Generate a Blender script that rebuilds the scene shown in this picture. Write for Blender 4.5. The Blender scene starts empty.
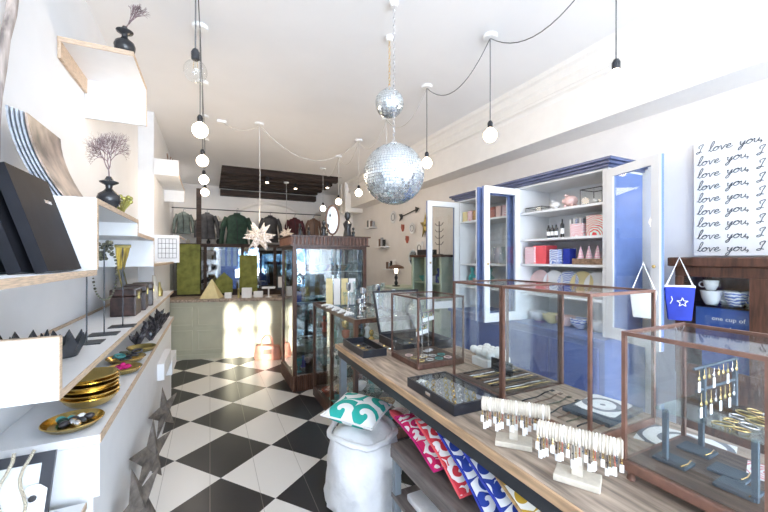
import bpy, bmesh, math, random
from mathutils import Vector, Matrix
random.seed(7)
PI = math.pi
sc = bpy.context.scene
C = sc.collection
# ------------------------------------------------------------------ camera, world, sun, exposure
cam_d = bpy.data.cameras.new('camera'); cam = bpy.data.objects.new('camera', cam_d); C.objects.link(cam)
cam.location = (0, 0, 1.55)
cam.rotation_euler = (math.radians(90), 0, -math.radians(25.8))
cam_d.sensor_width = 36; cam_d.lens = 36*360/768; cam_d.shift_y = 2/768; cam_d.clip_start = .02
sc.camera = cam
sc.view_settings.view_transform = 'Standard'; sc.view_settings.look = 'None'
sc.view_settings.gamma = 1; sc.view_settings.use_curve_mapping = False
sc.view_settings.exposure = 0.5
sc.cycles.transparent_max_bounces = 40; sc.cycles.max_bounces = 10; sc.cycles.glossy_bounces = 6
sc.cycles.sample_clamp_indirect = 6; sc.cycles.caustics_reflective = False; sc.cycles.caustics_refractive = False
W = bpy.data.worlds.new('sky'); sc.world = W; W.use_nodes = True
W.node_tree.nodes['Background'].inputs[0].default_value = (.62, .78, 1, 1)
W.node_tree.nodes['Background'].inputs[1].default_value = 1.0
def light(name, kind, loc, rot, energy, color, **kw):
    d = bpy.data.lights.new(name, kind); d.energy = energy; d.color = color
    for k, v in kw.items(): setattr(d, k, v)
    o = bpy.data.objects.new(name, d); C.objects.link(o); o.location = loc; o.rotation_euler = rot
    return o
# low sun shining through the slotted door panel onto the reception
sun_dir = Vector((.70, 8.1, -1.16)).normalized()
light('sun', 'SUN', (-1, -6, 4), sun_dir.to_track_quat('-Z', 'Y').to_euler(), 17, (1, .94, .86), angle=math.radians(.9))
# added area lights inside the front wall, behind the camera
light('ceiling_fill', 'AREA', (1.3, -3.1, .95), (math.radians(142), 0, 0), 165, (.93, .965, 1), shape='RECTANGLE', size=2.6, size_y=.7)  # unseen fill tilted up to brighten the ceiling
light('door_head_fill', 'AREA', (-.1, -3.13, 2.62), (math.radians(80), 0, 0), 40, (.93, .965, 1), shape='RECTANGLE', size=.85, size_y=.55)  # unseen fill in front of the solid panel above the door
# warm fill light under the closed ceiling of the back room
light('back_room_fill', 'AREA', (-.35, 7.4, 3.0), (0, 0, 0), 8, (1, .9, .8), shape='RECTANGLE', size=.5, size_y=1.0)

# ------------------------------------------------------------------ materials
def mat(name, col, rough=.5, metal=0, noise=.06, scale=12, emit=0, ecol=None, bump=0, sheen=0, alpha=None, stretch=None):
    m = bpy.data.materials.new(name); m.use_nodes = True
    nt = m.node_tree; b = nt.nodes['Principled BSDF']
    b.inputs['Roughness'].default_value = rough; b.inputs['Metallic'].default_value = metal
    tc = nt.nodes.new('ShaderNodeTexCoord'); n = nt.nodes.new('ShaderNodeTexNoise'); r = nt.nodes.new('ShaderNodeValToRGB')
    n.inputs['Scale'].default_value = scale; n.inputs['Detail'].default_value = 4
    src = tc.outputs['Object']
    if stretch:
        mp = nt.nodes.new('ShaderNodeMapping'); mp.inputs['Scale'].default_value = stretch
        nt.links.new(src, mp.inputs[0]); src = mp.outputs[0]
    nt.links.new(src, n.inputs['Vector']); nt.links.new(n.outputs['Fac'], r.inputs[0])
    lo = [max(0, c*(1-noise*1.6)) for c in col]; hi = [min(1, c*(1+noise)) for c in col]
    r.color_ramp.elements[0].position = .3; r.color_ramp.elements[1].position = .7
    r.color_ramp.elements[0].color = (*lo, 1); r.color_ramp.elements[1].color = (*hi, 1)
    nt.links.new(r.outputs[0], b.inputs['Base Color'])
    if emit:
        b.inputs['Emission Color'].default_value = (*(ecol or col), 1); b.inputs['Emission Strength'].default_value = emit
    if bump:
        bp = nt.nodes.new('ShaderNodeBump'); bp.inputs['Strength'].default_value = bump; bp.inputs['Distance'].default_value = .01
        nt.links.new(n.outputs['Fac'], bp.inputs['Height']); nt.links.new(bp.outputs[0], b.inputs['Normal'])
    return m
def glassmat(name, tint=(.98, .992, .992), refl=1.0, ior=1.5):
    m = bpy.data.materials.new(name); m.use_nodes = True; nt = m.node_tree; nt.nodes.clear()
    o = nt.nodes.new('ShaderNodeOutputMaterial'); t = nt.nodes.new('ShaderNodeBsdfTransparent'); g = nt.nodes.new('ShaderNodeBsdfGlossy')
    f = nt.nodes.new('ShaderNodeLayerWeight'); mx = nt.nodes.new('ShaderNodeMixShader'); mu = nt.nodes.new('ShaderNodeMath')
    pw = nt.nodes.new('ShaderNodeMath'); pw.operation = 'POWER'; pw.inputs[1].default_value = 4; f.inputs['Blend'].default_value = .5
    mu.operation = 'MULTIPLY_ADD'; mu.inputs[1].default_value = .5*min(refl, 1.6); mu.inputs[2].default_value = .05*refl
    t.inputs[0].default_value = (*tint, 1); g.inputs['Roughness'].default_value = .02
    nt.links.new(f.outputs['Facing'], pw.inputs[0]); nt.links.new(pw.outputs[0], mu.inputs[0]); nt.links.new(mu.outputs[0], mx.inputs[0])
    nt.links.new(t.outputs[0], mx.inputs[1]); nt.links.new(g.outputs[0], mx.inputs[2]); nt.links.new(mx.outputs[0], o.inputs[0])
    return m
def pattern(name, a, b, scale=14, thr=.5, rough=.8, dist=6):
    """two-tone scroll pattern: distorted waves thresholded"""
    m = bpy.data.materials.new(name); m.use_nodes = True; nt = m.node_tree; p = nt.nodes['Principled BSDF']
    p.inputs['Roughness'].default_value = rough
    tc = nt.nodes.new('ShaderNodeTexCoord'); w = nt.nodes.new('ShaderNodeTexWave'); r = nt.nodes.new('ShaderNodeValToRGB')
    w.wave_type = 'RINGS'; w.rings_direction = 'SPHERICAL'
    w.inputs['Scale'].default_value = scale; w.inputs['Distortion'].default_value = dist; w.inputs['Detail'].default_value = 1; w.inputs['Detail Scale'].default_value = 1.6
    r.color_ramp.interpolation = 'CONSTANT'
    r.color_ramp.elements[0].color = (*a, 1); r.color_ramp.elements[1].position = thr; r.color_ramp.elements[1].color = (*b, 1)
    nt.links.new(tc.outputs['Object'], w.inputs['Vector']); nt.links.new(w.outputs['Fac'], r.inputs[0]); nt.links.new(r.outputs[0], p.inputs['Base Color'])
    return m
M = {}
M['white'] = mat('white_paint', (.80, .81, .825), .55, noise=.015)
M['wall'] = mat('wall_paint', (.82, .825, .835), .7, noise=.015, scale=5)
M['wallwarm'] = mat('right_wall_paint', (.84, .81, .78), .7, noise=.02, scale=5)
M['ceil'] = mat('ceiling_paint', (.87, .865, .865), .8, noise=.012, scale=3)
M['cream'] = mat('cream_cornice_paint', (.85, .82, .78), .6, noise=.015)
M['ply'] = mat('plywood_edge', (.62, .47, .34), .6, noise=.2, scale=30, stretch=(1, 1, 12))
M['walnut'] = mat('dark_walnut', (.095, .042, .026), .35, noise=.35, scale=14, stretch=(4, 4, .6))
M['mahog'] = mat('mahogany_frame', (.13, .065, .048), .38, noise=.25, scale=20, stretch=(3, 3, .8))
M['rose'] = mat('rosy_wood_frame', (.19, .095, .068), .4, noise=.2, scale=20)
M['plank'] = mat('weathered_plank', (.42, .33, .26), .5, noise=.36, scale=7, stretch=(6, .7, 4), bump=.2)
M['plankdark'] = mat('smoked_plank', (.10, .065, .05), .5, noise=.4, scale=9, stretch=(8, .8, 4))
M['oak'] = mat('sanded_oak_edge', (.52, .34, .2), .5, noise=.25, scale=10, stretch=(5, .5, 5))
M['grey_wood'] = mat('grey_bench_wood', (.17, .145, .135), .5, noise=.3, scale=8, stretch=(5, .6, 5))
M['steel'] = mat('blackened_steel', (.05, .055, .065), .4, .6)
M['greysteel'] = mat('grey_painted_steel', (.22, .26, .30), .45, .3)
M['black'] = mat('black_matte', (.018, .018, .022), .5)
M['blacksat'] = mat('black_satin', (.02, .022, .03), .3)
M['charcoal'] = mat('charcoal_glaze', (.035, .037, .042), .25, noise=.3)
M['navy'] = mat('navy_paint', (.05, .11, .36), .4, noise=.08)
M['blue'] = mat('cornflower_blue_paint', (.13, .20, .44), .42, noise=.06)
M['crown'] = mat('slate_blue_paint', (.10, .12, .22), .45, noise=.1)
M['sage'] = mat('sage_green_paint', (.53, .52, .40), .5, noise=.05, scale=4)
M['mint'] = mat('pale_mint_paint', (.50, .58, .46), .5)
M['olive'] = mat('olive_cloth', (.22, .23, .05), .8, noise=.25, scale=10)
M['brass'] = mat('brass', (.78, .56, .20), .22, 1, noise=.12)
M['agedbrass'] = mat('aged_brass', (.42, .34, .13), .35, .9, noise=.3)
M['gold'] = mat('gold', (.85, .62, .25), .25, 1)
M['silver'] = mat('silver', (.8, .8, .82), .2, 1)
M['tin'] = mat('weathered_tin', (.22, .19, .165), .5, .55, noise=.35, scale=25)
M['mirror'] = mat('mirror_tile', (.88, .93, .95), .06, 1, noise=.05, scale=40)
M['mirrorglass'] = mat('mirror_glass', (.8, .84, .85), .02, 1, noise=.0)
M['paper'] = mat('white_paper', (.88, .88, .87), .8, noise=.02)
M['creamcloth'] = mat('cream_velvet', (.62, .56, .47), .85, noise=.06, scale=60)
M['yellowpaper'] = mat('straw_yellow_paper', (.80, .68, .36), .7)
M['sack'] = mat('white_canvas', (.82, .83, .85), .9, noise=.05, scale=11, bump=1.2)
M['pinkskin'] = mat('tan_pink_leather', (.60, .27, .19), .45, noise=.15)
M['magenta'] = mat('magenta_felt', (.55, .01, .16), .8)
M['pink'] = mat('pale_pink_glaze', (.82, .58, .55), .4)
M['red'] = mat('coral_red_card', (.80, .10, .12), .5)
M['green'] = mat('forest_green_cloth', (.025, .06, .04), .8, noise=.3)
M['wine'] = mat('wine_cloth', (.06, .01, .015), .8, noise=.3)
M['greycloth'] = mat('grey_felt_cloth', (.06, .06, .065), .85, noise=.3)
M['greyteal'] = mat('grey_teal_cloth', (.12, .15, .14), .85, noise=.3)
M['fan'] = mat('sea_fan_mauve', (.24, .17, .18), .8, noise=.3, scale=40)
M['greengold'] = mat('greenish_gold', (.42, .40, .12), .35, .7, noise=.3, scale=30)
M['beads'] = mat('multicolour_stone_beads', (.12, .12, .08), .35, noise=.9, scale=60)
M['brownbook'] = mat('brown_marbled_print', (.34, .26, .21), .35, noise=.75, scale=9)
M['greypage'] = mat('grey_page_edges', (.36, .38, .42), .7, noise=.2, scale=60, stretch=(1, 8, 1))
M['albumcover'] = mat('dark_album_cover', (.014, .015, .02), .6, noise=.4, scale=5)
M['albumcover'].node_tree.nodes['Principled BSDF'].inputs['Specular IOR Level'].default_value = .15
M['darkbox'] = mat('tooled_brown_leather', (.045, .022, .018), .35, noise=.5, scale=30)
M['amethyst'] = mat('dark_geode', (.055, .05, .058), .3, noise=.7, scale=40)
M['bark'] = mat('birch_bark', (.42, .35, .31), .8, noise=.35, scale=8, stretch=(6, 6, .8))
M['tileblack'] = mat('case_floor_black', (.03, .033, .04), .4)
M['bulb'] = mat('lit_bulb_glass', (1, .93, .82), .3, emit=9, ecol=(1, .80, .58))
M['deadbulb'] = glassmat('unlit_bulb_glass', (.96, .97, .97), 1.3)
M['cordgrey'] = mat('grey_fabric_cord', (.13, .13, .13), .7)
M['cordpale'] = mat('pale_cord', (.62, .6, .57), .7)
M['plastic'] = mat('white_plastic', (.88, .88, .87), .4)
M['starpaper'] = mat('pierced_paper', (.9, .78, .66), .7, emit=.25, ecol=(1, .72, .5), noise=.6, scale=60)
M['glass'] = glassmat('clear_glass')
M['shine'] = glassmat('reflective_glass', (.80, .87, .90), 4)
M['crystal'] = glassmat('crystal', (.88, .93, .93), 2.5)
M['glassedge'] = mat('green_glass_edge', (.30, .48, .44), .15, noise=.05)
M['beam'] = mat('old_dark_timber', (.045, .025, .018), .7, noise=.5, scale=7, stretch=(.6, 5, 5))
M['ink'] = mat('handwriting_ink', (.06, .075, .10), .7)
M['porcelain'] = mat('white_porcelain', (.85, .86, .87), .2, noise=.02)
M['bluecloth'] = mat('cobalt_cloth', (.02, .04, .36), .8, noise=.15)
M['teal'] = mat('teal_glass', (.08, .36, .36), .3)
M['terra'] = mat('terracotta_red', (.42, .11, .07), .6, noise=.2)
M['ochre'] = mat('ochre_weave', (.42, .26, .11), .7, noise=.3, scale=50)
M['wicker'] = mat('brown_wicker', (.27, .17, .11), .7, noise=.35, scale=50)
M['brownpot'] = mat('brown_stoneware', (.16, .09, .06), .5)
M['slate'] = mat('blue_grey_velvet', (.06, .085, .115), .8, noise=.1)
M['cush_pink'] = pattern('magenta_scroll_cloth', (.62, .012, .12), (.84, .82, .82), 13, .55)
M['cush_red'] = pattern('red_scroll_cloth', (.62, .03, .06), (.84, .82, .82), 11, .52)
M['cush_blue'] = pattern('blue_scroll_cloth', (.02, .05, .36), (.82, .84, .88), 11, .5)
M['cush_ochre'] = pattern('mustard_scroll_cloth', (.60, .36, .03), (.86, .84, .78), 11, .5)
M['cush_teal'] = pattern('teal_scroll_cloth', (.02, .42, .36), (.85, .88, .88), 9, .5)
M['tealred'] = pattern('red_green_tile_card', (.70, .07, .08), (.62, .80, .74), 24, .42, .5, 3)
M['redwhite'] = pattern('red_grey_ornament_card', (.72, .25, .28), (.85, .83, .85), 26, .45, .5, 4)
M['bluewhite'] = pattern('blue_white_ornament', (.12, .2, .55), (.84, .87, .93), 22, .45, .5, 4)
M['pinkstripe'] = pattern('pink_striped_paper', (.85, .35, .48), (.9, .86, .87), 30, .5, .6, .5)
M['birdprint'] = pattern('bird_print', (.2, .22, .26), (.84, .85, .85), 5, .22, .7, 2)
def scroll(name, a, b, cells=9, turns=70, thr=.1):
    """curling scroll print: a spiral in every cell"""
    m = bpy.data.materials.new(name); m.use_nodes = True; nt = m.node_tree; p = nt.nodes['Principled BSDF']; L = nt.links.new
    p.inputs['Roughness'].default_value = .85
    def N(t, **k):
        n = nt.nodes.new(t)
        for q, v in k.items(): setattr(n, q, v)
        return n
    tc = N('ShaderNodeTexCoord'); mp = N('ShaderNodeMapping'); mp.inputs['Scale'].default_value = (1, 1, 0); L(tc.outputs['Object'], mp.inputs[0])
    v = N('ShaderNodeTexVoronoi', voronoi_dimensions='2D'); v.inputs['Scale'].default_value = cells; v.inputs['Randomness'].default_value = .75; L(mp.outputs[0], v.inputs['Vector'])
    sb = N('ShaderNodeVectorMath', operation='SUBTRACT'); L(mp.outputs[0], sb.inputs[0]); L(v.outputs['Position'], sb.inputs[1])
    sx = N('ShaderNodeSeparateXYZ'); L(sb.outputs[0], sx.inputs[0])
    at = N('ShaderNodeMath', operation='ARCTAN2'); L(sx.outputs[1], at.inputs[0]); L(sx.outputs[0], at.inputs[1])
    ln = N('ShaderNodeVectorMath', operation='LENGTH'); L(sb.outputs[0], ln.inputs[0])
    ma = N('ShaderNodeMath', operation='MULTIPLY_ADD'); ma.inputs[1].default_value = turns; L(ln.outputs['Value'], ma.inputs[0]); L(at.outputs[0], ma.inputs[2])
    sn = N('ShaderNodeMath', operation='SINE'); L(ma.outputs[0], sn.inputs[0])
    gt = N('ShaderNodeMath', operation='GREATER_THAN'); gt.inputs[1].default_value = thr; L(sn.outputs[0], gt.inputs[0])
    mx = N('ShaderNodeMix', data_type='RGBA'); mx.inputs['A'].default_value = (*a, 1); mx.inputs['B'].default_value = (*b, 1)
    L(gt.outputs[0], mx.inputs['Factor']); L(mx.outputs['Result'], p.inputs['Base Color']); return m
M['cush_pink'] = scroll('magenta_scroll_cloth', (.62, .012, .12), (.84, .82, .82), 13, 130)
M['cush_red'] = scroll('red_scroll_cloth', (.58, .03, .05), (.84, .82, .82), 12, 130)
M['cush_blue'] = scroll('blue_scroll_cloth', (.015, .045, .30), (.80, .82, .86), 11, 120)
M['cush_ochre'] = scroll('mustard_scroll_cloth', (.55, .34, .03), (.86, .84, .78), 11, 120, -.2)
M['cush_teal'] = scroll('teal_scroll_cloth', (.02, .40, .34), (.85, .88, .88), 6, 60, -.1)
def floormat():
    m = bpy.data.materials.new('checkered_painted_boards'); m.use_nodes = True; nt = m.node_tree; p = nt.nodes['Principled BSDF']
    g = nt.nodes.new('ShaderNodeNewGeometry'); L = nt.links.new
    def dot(vec, off):
        d = nt.nodes.new('ShaderNodeVectorMath'); d.operation = 'DOT_PRODUCT'; d.inputs[1].default_value = vec
        a = nt.nodes.new('ShaderNodeMath'); a.operation = 'ADD'; a.inputs[1].default_value = off
        L(g.outputs['Position'], d.inputs[0]); L(d.outputs['Value'], a.inputs[0]); return a.outputs[0]
    s = .497; A = Vector((-.242, 3.17, 0)); h = math.radians(51.2)
    e1 = Vector((math.sin(h), math.cos(h), 0))/s; e2 = Vector((math.cos(h), -math.sin(h), 0))/s
    cx = nt.nodes.new('ShaderNodeCombineXYZ'); cx.inputs[2].default_value = .5
    L(dot(e1, -e1.dot(A)), cx.inputs[0]); L(dot(e2, -e2.dot(A)), cx.inputs[1])
    ck = nt.nodes.new('ShaderNodeTexChecker'); ck.inputs['Scale'].default_value = 1
    ck.inputs[1].default_value = (.80, .775, .735, 1); ck.inputs[2].default_value = (.022, .022, .025, 1)
    L(cx.outputs[0], ck.inputs[0])
    # board seams and wear
    wv = nt.nodes.new('ShaderNodeTexNoise'); wv.inputs['Scale'].default_value = 7; wv.inputs['Detail'].default_value = 6
    L(g.outputs['Position'], wv.inputs['Vector'])
    sx = nt.nodes.new('ShaderNodeSeparateXYZ'); L(g.outputs['Position'], sx.inputs[0])
    md = nt.nodes.new('ShaderNodeMath'); md.operation = 'PINGPONG'; md.inputs[1].default_value = .15; L(sx.outputs[0], md.inputs[0])
    lt = nt.nodes.new('ShaderNodeMath'); lt.operation = 'LESS_THAN'; lt.inputs[1].default_value = .0022; L(md.outputs[0], lt.inputs[0])
    mx = nt.nodes.new('ShaderNodeMix'); mx.data_type = 'RGBA'; mx.inputs['B'].default_value = (.30, .27, .24, 1)
    ml = nt.nodes.new('ShaderNodeMath'); ml.operation = 'MULTIPLY'; ml.inputs[1].default_value = .55; L(lt.outputs[0], ml.inputs[0])
    L(ml.outputs[0], mx.inputs['Factor']); L(ck.outputs[0], mx.inputs['A']); L(mx.outputs['Result'], p.inputs['Base Color'])
    rr = nt.nodes.new('ShaderNodeMapRange'); rr.inputs['To Min'].default_value = .27; rr.inputs['To Max'].default_value = .30
    L(wv.outputs['Fac'], rr.inputs['Value']); L(rr.outputs[0], p.inputs['Roughness'])
    return m
M['floor'] = floormat()
def ballmat():
    m = bpy.data.materials.new('mirror_ball_tiles'); m.use_nodes = True; nt = m.node_tree; p = nt.nodes['Principled BSDF']
    v = nt.nodes.new('ShaderNodeTexNoise'); v.inputs['Scale'].default_value = 9
    r = nt.nodes.new('ShaderNodeValToRGB'); r.color_ramp.elements[0].color = (.75, .84, .88, 1); r.color_ramp.elements[1].color = (.95, .98, 1, 1)
    nt.links.new(v.outputs['Fac'], r.inputs[0]); nt.links.new(r.outputs[0], p.inputs['Base Color'])
    p.inputs['Metallic'].default_value = .82; p.inputs['Roughness'].default_value = .14
    return m
M['ball'] = ballmat()

# ------------------------------------------------------------------ mesh helpers
class MB:
    def __init__(s): s.b = bmesh.new()
    def _x(s, vs, mtx):
        if mtx is not None: bmesh.ops.transform(s.b, matrix=mtx, verts=vs)
    def box(s, x0, x1, y0, y1, z0, z1, m=None):
        vs = bmesh.ops.create_cube(s.b, size=1)['verts']
        bmesh.ops.transform(s.b, matrix=Matrix.Translation(((x0+x1)/2, (y0+y1)/2, (z0+z1)/2)) @ Matrix.Diagonal((abs(x1-x0), abs(y1-y0), abs(z1-z0), 1)), verts=vs)
        s._x(vs, m); return s
    def lathe(s, prof, n=24, m=None, sx=1, sy=1):
        rings = []
        for r, z in prof:
            rings.append([s.b.verts.new((max(r, 1e-5)*math.cos(2*PI*i/n)*sx, max(r, 1e-5)*math.sin(2*PI*i/n)*sy, z)) for i in range(n)])
        for a, b in zip(rings, rings[1:]):
            for i in range(n): s.b.faces.new((a[i], a[(i+1) % n], b[(i+1) % n], b[i]))
        s.b.faces.new(rings[0][::-1]); s.b.faces.new(rings[-1])
        s._x([v for r in rings for v in r], m); return s
    def cyl(s, x, y, z0, z1, r, n=16): return s.lathe([(r, z0), (r, z1)], n, Matrix.Translation((x, y, 0)))
    def ball(s, c, r, n=16, sc3=(1, 1, 1)):
        k = max(6, n//2)
        prof = [(r*math.sin(PI*i/k), -r*math.cos(PI*i/k)) for i in range(k+1)]
        return s.lathe(prof, n, Matrix.Translation(c) @ Matrix.Diagonal((*sc3, 1)))
    def tube(s, pts, r, n=8, closed=False, r2=None):
        pts = [Vector(p) for p in pts]; N = len(pts); rings = []
        up = Vector((0, 0, 1)); prev = None
        for i, p in enumerate(pts):
            if closed: t = (pts[(i+1) % N]-pts[i-1])
            else: t = (pts[min(i+1, N-1)]-pts[max(i-1, 0)])
            if t.length < 1e-9: t = Vector((0, 0, 1))
            t.normalize()
            if prev is None:
                a = up if abs(t.dot(up)) < .9 else Vector((1, 0, 0)); u = t.cross(a).normalized()
            else:
                u = prev - t*prev.dot(t)
                u = u.normalized() if u.length > 1e-6 else t.orthogonal().normalized()
            prev = u; w = t.cross(u)
            rr = r if not r2 else r+(r2-r)*i/max(1, N-1)
            rings.append([s.b.verts.new(p+(u*math.cos(2*PI*k/n)+w*math.sin(2*PI*k/n))*rr) for k in range(n)])
        prs = list(zip(rings, rings[1:]))
        if closed: prs.append((rings[-1], rings[0]))
        for a, b in prs:
            for k in range(n): s.b.faces.new((a[k], a[(k+1) % n], b[(k+1) % n], b[k]))
        if not closed: s.b.faces.new(rings[0][::-1]); s.b.faces.new(rings[-1])
        return s
    def ring(s, c, R, r, axis='z', n=20, k=6, sx=1, sy=1, m=None):
        pts = []
        for i in range(n):
            a = 2*PI*i/n; p = Vector((R*math.cos(a)*sx, R*math.sin(a)*sy, 0))
            if axis == 'x': p = Vector((0, p.x, p.y))
            if axis == 'y': p = Vector((p.x, 0, p.y))
            if m is not None: p = m @ p
            pts.append(p+Vector(c))
        return s.tube(pts, r, k, True)
    def prism(s, poly, t, m=None):
        """polygon in the XZ plane, thickness t along Y (centred)"""
        a = [s.b.verts.new((x, -t/2, z)) for x, z in poly]; b = [s.b.verts.new((x, t/2, z)) for x, z in poly]
        n = len(poly); s.b.faces.new(a); s.b.faces.new(b[::-1])
        for i in range(n): s.b.faces.new((a[i], b[i], b[(i+1) % n], a[(i+1) % n]))
        s._x(a+b, m); return s
    def grid(s, f, nu, nv, thick=0, cu=False):
        """surface from f(u, v), optionally given thickness through a second sheet along z"""
        vs = [[s.b.verts.new(f(i/nu, j/nv)) for j in range(nv+1)] for i in range(nu+1)]
        for i in range(nu):
            for j in range(nv): s.b.faces.new((vs[i][j], vs[i+1][j], vs[i+1][j+1], vs[i][j+1]))
        return s
    def mesh(s, name, material, bevel=0, smooth=False, weld=False):
        if weld: bmesh.ops.remove_doubles(s.b, verts=s.b.verts, dist=1e-5)
        if bevel:
            bmesh.ops.bevel(s.b, geom=list(s.b.edges), offset=bevel, segments=2, affect='EDGES', profile=.6)
        bmesh.ops.recalc_face_normals(s.b, faces=s.b.faces)
        me = bpy.data.meshes.new(name); s.b.to_mesh(me); s.b.free()
        me.materials.append(material if not isinstance(material, str) else M[material])
        if smooth:
            for p in me.polygons: p.use_smooth = True
            try: me.set_sharp_from_angle(angle=math.radians(40))
            except Exception: pass
        return me
    def build(s, name, material, parent=None, bevel=0, smooth=False, weld=False, loc=None, rot=None):
        o = bpy.data.objects.new(name, s.mesh(name, material, bevel, smooth, weld)); C.objects.link(o)
        if parent: o.parent = parent
        if loc: o.location = loc
        if rot: o.rotation_euler = rot
        return o
def tag(o, label, cat, group=None):
    o['label'] = label; o['category'] = cat
    if group: o['group'] = group
    return o
def thing(name, label, cat, loc=(0, 0, 0), rz=0, group=None):
    o = bpy.data.objects.new(name, None); C.objects.link(o); o.location = loc; o.rotation_euler = (0, 0, rz)
    o.empty_display_size = .05
    return tag(o, label, cat, group)
def struct(o): o['kind'] = 'structure'; return o
def dup(root, loc=None, rot=None, label=None, scale=None):
    r = root.copy(); C.objects.link(r)
    for ch in list(root.children):
        c = ch.copy(); C.objects.link(c); c.parent = r
        for g in ch.children:
            d = g.copy(); C.objects.link(d); d.parent = c
    if loc is not None: r.location = loc
    if rot is not None: r.rotation_euler = rot
    if scale: r.scale = (scale, scale, scale)
    if label: r['label'] = label
    return r
def single(mb, name, material, label, cat, loc=None, rot=None, group=None, **kw):
    return tag(mb.build(name, material, None, loc=loc, rot=rot, **kw), label, cat, group)
def T(x, y, z): return Matrix.Translation((x, y, z))
def R(a, ax): return Matrix.Rotation(a, 4, ax)

# ================================================================== SETTING
XL, XR, YB, YF, ZC = -.68, 2.89, 8.6, -3.2, 3.11
struct(MB().box(XL-.3, XR+.3, YF-.2, YB+.1, -.06, 0).build('floor', 'floor'))
struct(MB().box(XL-.1, XR+.1, YF-.2, 6.62, ZC, ZC+.1).box(XL-.1, .18, 6.62, YB+.1, ZC, ZC+.1).box(2.3, XR+.1, 6.62, YB+.1, ZC, ZC+.1).build('ceiling', 'ceil'))
struct(MB().box(.18, 2.3, 6.62, YB+.1, ZC+.14, ZC+.2).box(.08, .18, 6.62, YB+.1, ZC+.1, ZC+.2).box(2.3, 2.4, 6.62, YB+.1, ZC+.1, ZC+.2).box(.08, 2.4, 6.52, 6.62, ZC+.1, ZC+.2).build('ceiling', 'beam'))
for i in range(5):
    y = 6.85+i*.38
    struct(MB().box(.18, 2.3, y, y+.15, ZC-.06, ZC+.14).build('trim_%d' % (i+1), 'beam', bevel=.008))
struct(MB().box(.2, 2.28, 8.42, 8.6, 2.9, 3.02).build('trim_6', 'beam', bevel=.01))
struct(MB().box(XL-.1, XL, YF-.1, YB, 0, ZC).build('wall_left', 'wall'))
struct(MB().box(XR, XR+.1, YF-.1, YB, 0, ZC).build('wall_right', 'wallwarm'))
struct(MB().box(XL-.1, XR+.1, YB, YB+.1, 0, ZC+.2).build('wall_back', 'wallwarm'))
# arch on the back wall
a = MB()
pts = []
for i in range(25):
    t = PI*i/24; pts.append((1.25+1.15*math.cos(t), YB-.02, 1.75+1.05*math.sin(t)))
a.tube(pts, .035, 8); struct(a.build('trim_7', 'cream', smooth=True))
# front wall, shop window, and an unseen door panel slotted to shape the sun
fw = MB()
fw.box(XL, XR, YF-.1, YF, 2.92, ZC).box(2.82, XR, YF-.1, YF, 0, 2.92).box(.08, 2.82, YF-.1, YF, 0, .58).box(XL, -.6, YF-.1, YF, 0, 2.92)
struct(fw.build('wall_front', 'wall'))
w1 = MB().box(.08, 2.82, YF-.06, YF-.04, .58, 2.92)
def skypane():
    # emission noise standing in for daylight, sky and street trees outside
    m = bpy.data.materials.new('glowing_pane'); m.use_nodes = True; nt = m.node_tree; p = nt.nodes['Principled BSDF']
    tc = nt.nodes.new('ShaderNodeTexCoord'); n = nt.nodes.new('ShaderNodeTexNoise'); r = nt.nodes.new('ShaderNodeValToRGB')
    n.inputs['Scale'].default_value = 3.2; n.inputs['Detail'].default_value = 5
    e = r.color_ramp.elements; e[0].position = .40; e[0].color = (.03, .10, .20, 1); e[1].position = .60; e[1].color = (1, 1, 1, 1)
    k = e.new(.5); k.color = (.35, .62, .95, 1)
    nt.links.new(tc.outputs['Object'], n.inputs['Vector']); nt.links.new(n.outputs['Fac'], r.inputs[0])
    nt.links.new(r.outputs[0], p.inputs['Emission Color']); p.inputs['Emission Strength'].default_value = 8.6
    p.inputs['Base Color'].default_value = (.3, .35, .4, 1); return m
w1 = struct(w1.build('window_1', skypane()))
fr = MB()
for x in (.08, .98, 1.88, 2.78): fr.box(x, x+.04, YF-.04, YF+.0, .58, 2.92)
fr.box(.08, 2.82, YF-.04, YF, .58, .63).box(.08, 2.82, YF-.04, YF, 2.87, 2.92)
fr.build('window_frame', 'blue', w1)
# door: opening x -.6 .. .08, with three open slots added to shape the sun patches
d = MB()
panes = [(-.40, .155), (-.135, .155), (-.60+.75-.03, .0)]
d1x = [(-.6, -.475), (-.36, -.245), (-.13, -.015), (.08, .081)]
cs = [(-.50, 1.2, 2.09), (-.27, 1.2, 2.03), (-.03, 1.2, 2.07)]
hw = .075
xs = [-.6]
for c, z0, z1 in cs:
    d.box(xs[-1], c-hw, YF-.06, YF-.02, 0, 2.3); d.box(c-hw, c+hw, YF-.06, YF-.02, 0, z0); d.box(c-hw, c+hw, YF-.06, YF-.02, z1+.07, 2.3)
    d.box(c-hw, c-hw*.55, YF-.06, YF-.02, z1, z1+.07).box(c+hw*.55, c+hw, YF-.06, YF-.02, z1, z1+.07)
    d.box(c-hw, c-hw*.45, YF-.06, YF-.02, 1.72, 1.78).box(c+hw*.45, c+hw, YF-.06, YF-.02, 1.72, 1.78)
    xs.append(c+hw)
d.box(xs[-1], .10, YF-.06, YF-.02, 0, 2.3).box(-.62, .1, YF-.06, YF-.02, 2.3, 2.95)
struct(d.build('sun_slot_panel', 'blue'))

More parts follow.
